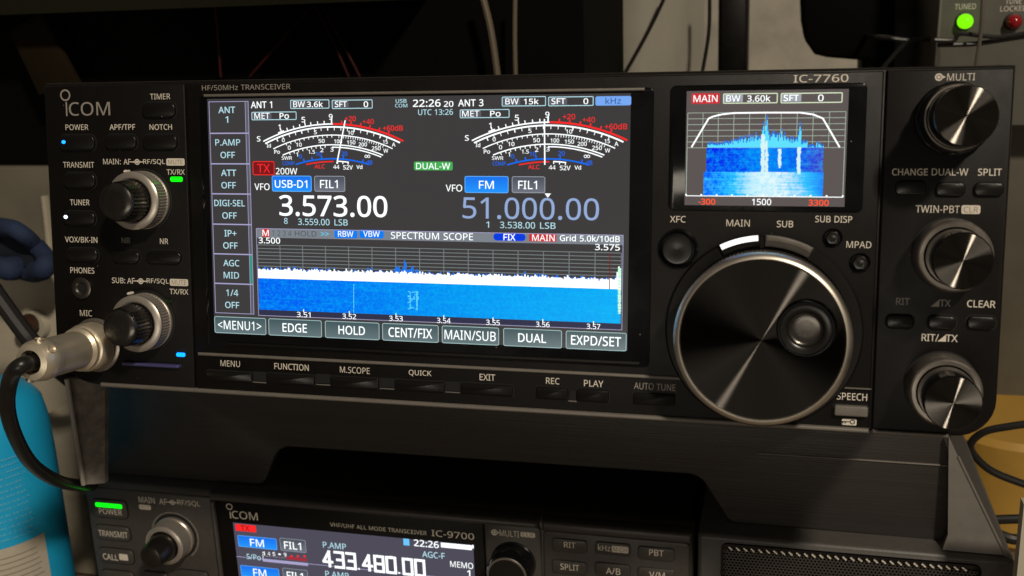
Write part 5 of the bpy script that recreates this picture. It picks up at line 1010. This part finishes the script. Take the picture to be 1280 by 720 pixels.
b = MB(); b.tube([at(1168, 50, .30), at(1192, 50, .30), at(1200, 42, .30), at(1230, 45, .30), at(1254, 46, .30), at(1290, 40, .30)], .0013, 'cable_black', seg=8); b.tube([at(1172, 56, .305), at(1215, 55, .305), at(1252, 50, .305), at(1290, 44, .305)], .0014, 'cable_black', seg=8)
tag(b.build('cable', None), 'black cable running across the front of the tuner box under its lamps', 'cable')
b = MB(); b.tube([at(1229, -10, .29), at(1226, 40, .29), at(1219, 88, .29)], .0011, 'dark_silver', seg=8); tag(b.build('cable', None), 'grey cable hanging down between the green and the red lamp', 'cable')
# right side
YX = .36; XF = Frame((0, YX, 0), (1, 0, 0), (0, 0, 1)); b = MB(); a = XF.uv(1225, 92); c = XF.uv(1330, 480)
mat('olive_box', (.11, .10, .072), .7, bump=.3, scale=90, var=.22); b.prism(XF, rrect(a[0], XF.uv(1230, 500)[1], c[0], a[1], .004), -.1, 0, 'olive_box', c=.003); tag(b.build('cardboard_box', None), 'olive beige box stacked behind the right end of the large radio', 'box')
b = MB(); b.prism(XF, rrect(a[0], XF.uv(1230, 538)[1], c[0], XF.uv(1230, 501)[1], .002), -.1, .006, 'dark_grey_metal', c=.002); tag(b.build('metal_bracket', None), 'dark metal slab between the olive box and the amber tub', 'slab')
AX = at(1262, 600, .30); AF_ = Frame((AX.x, .30, 0), (1, 0, 0), (0, 1, 0)); zt_ = at(1250, 536, .30).z; b = MB()
b.lathe(AF_, 0.01, .03, [(.050, 0), (.054, .004), (.056, zt_-.004), (.053, zt_), (.00001, zt_)], 'amber', 72); tag(b.build('tub', None), 'amber yellow plastic tub behind the right side of the stand', 'tub')
b = MB(); b.tube([at(x, y, .225) for x, y in ((1300, 528), (1262, 533), (1230, 540), (1213, 556), (1222, 574), (1246, 592), (1300, 612))], .0021, 'cable_black', seg=10, sub=8); tag(b.build('cable', None), 'black cable looping in front of the amber tub', 'cable')
b = MB(); b.tube([at(x, y, .215) for x, y in ((1236, 650), (1262, 649), (1300, 648))], .0026, 'cable_black', seg=10)
tag(b.build('cable', None), 'thick black cable, upper of two running level beside the right wing of the stand', 'cable', 'thick cables right of the stand'); b = MB(); b.tube([at(x, y, .215) for x, y in ((1240, 664), (1266, 674), (1300, 672))], .0030, 'cable_black', seg=10)
tag(b.build('cable', None), 'thick black cable, lower of two sagging beside the right wing of the stand', 'cable', 'thick cables right of the stand')
b = MB(); BF2 = Frame((0, .05, 0), (1, 0, 0), (0, 0, 1)); a = BF2.uv(1274, 640); b.box((a[0], .044, 0), (a[0]+.03, .05, BF2.uv(1277, 622)[1]), 'ivory'); tag(b.build('pale_block', None), 'pale upright block at the lower right edge of the photo', 'block')
print('YS', YS, 'cvB z', LP.p(0, cvB, 0).z, LP.p(0, cvB, -.2).z, 'Q0', Q0, 'vB', vB, 'zt', zt)
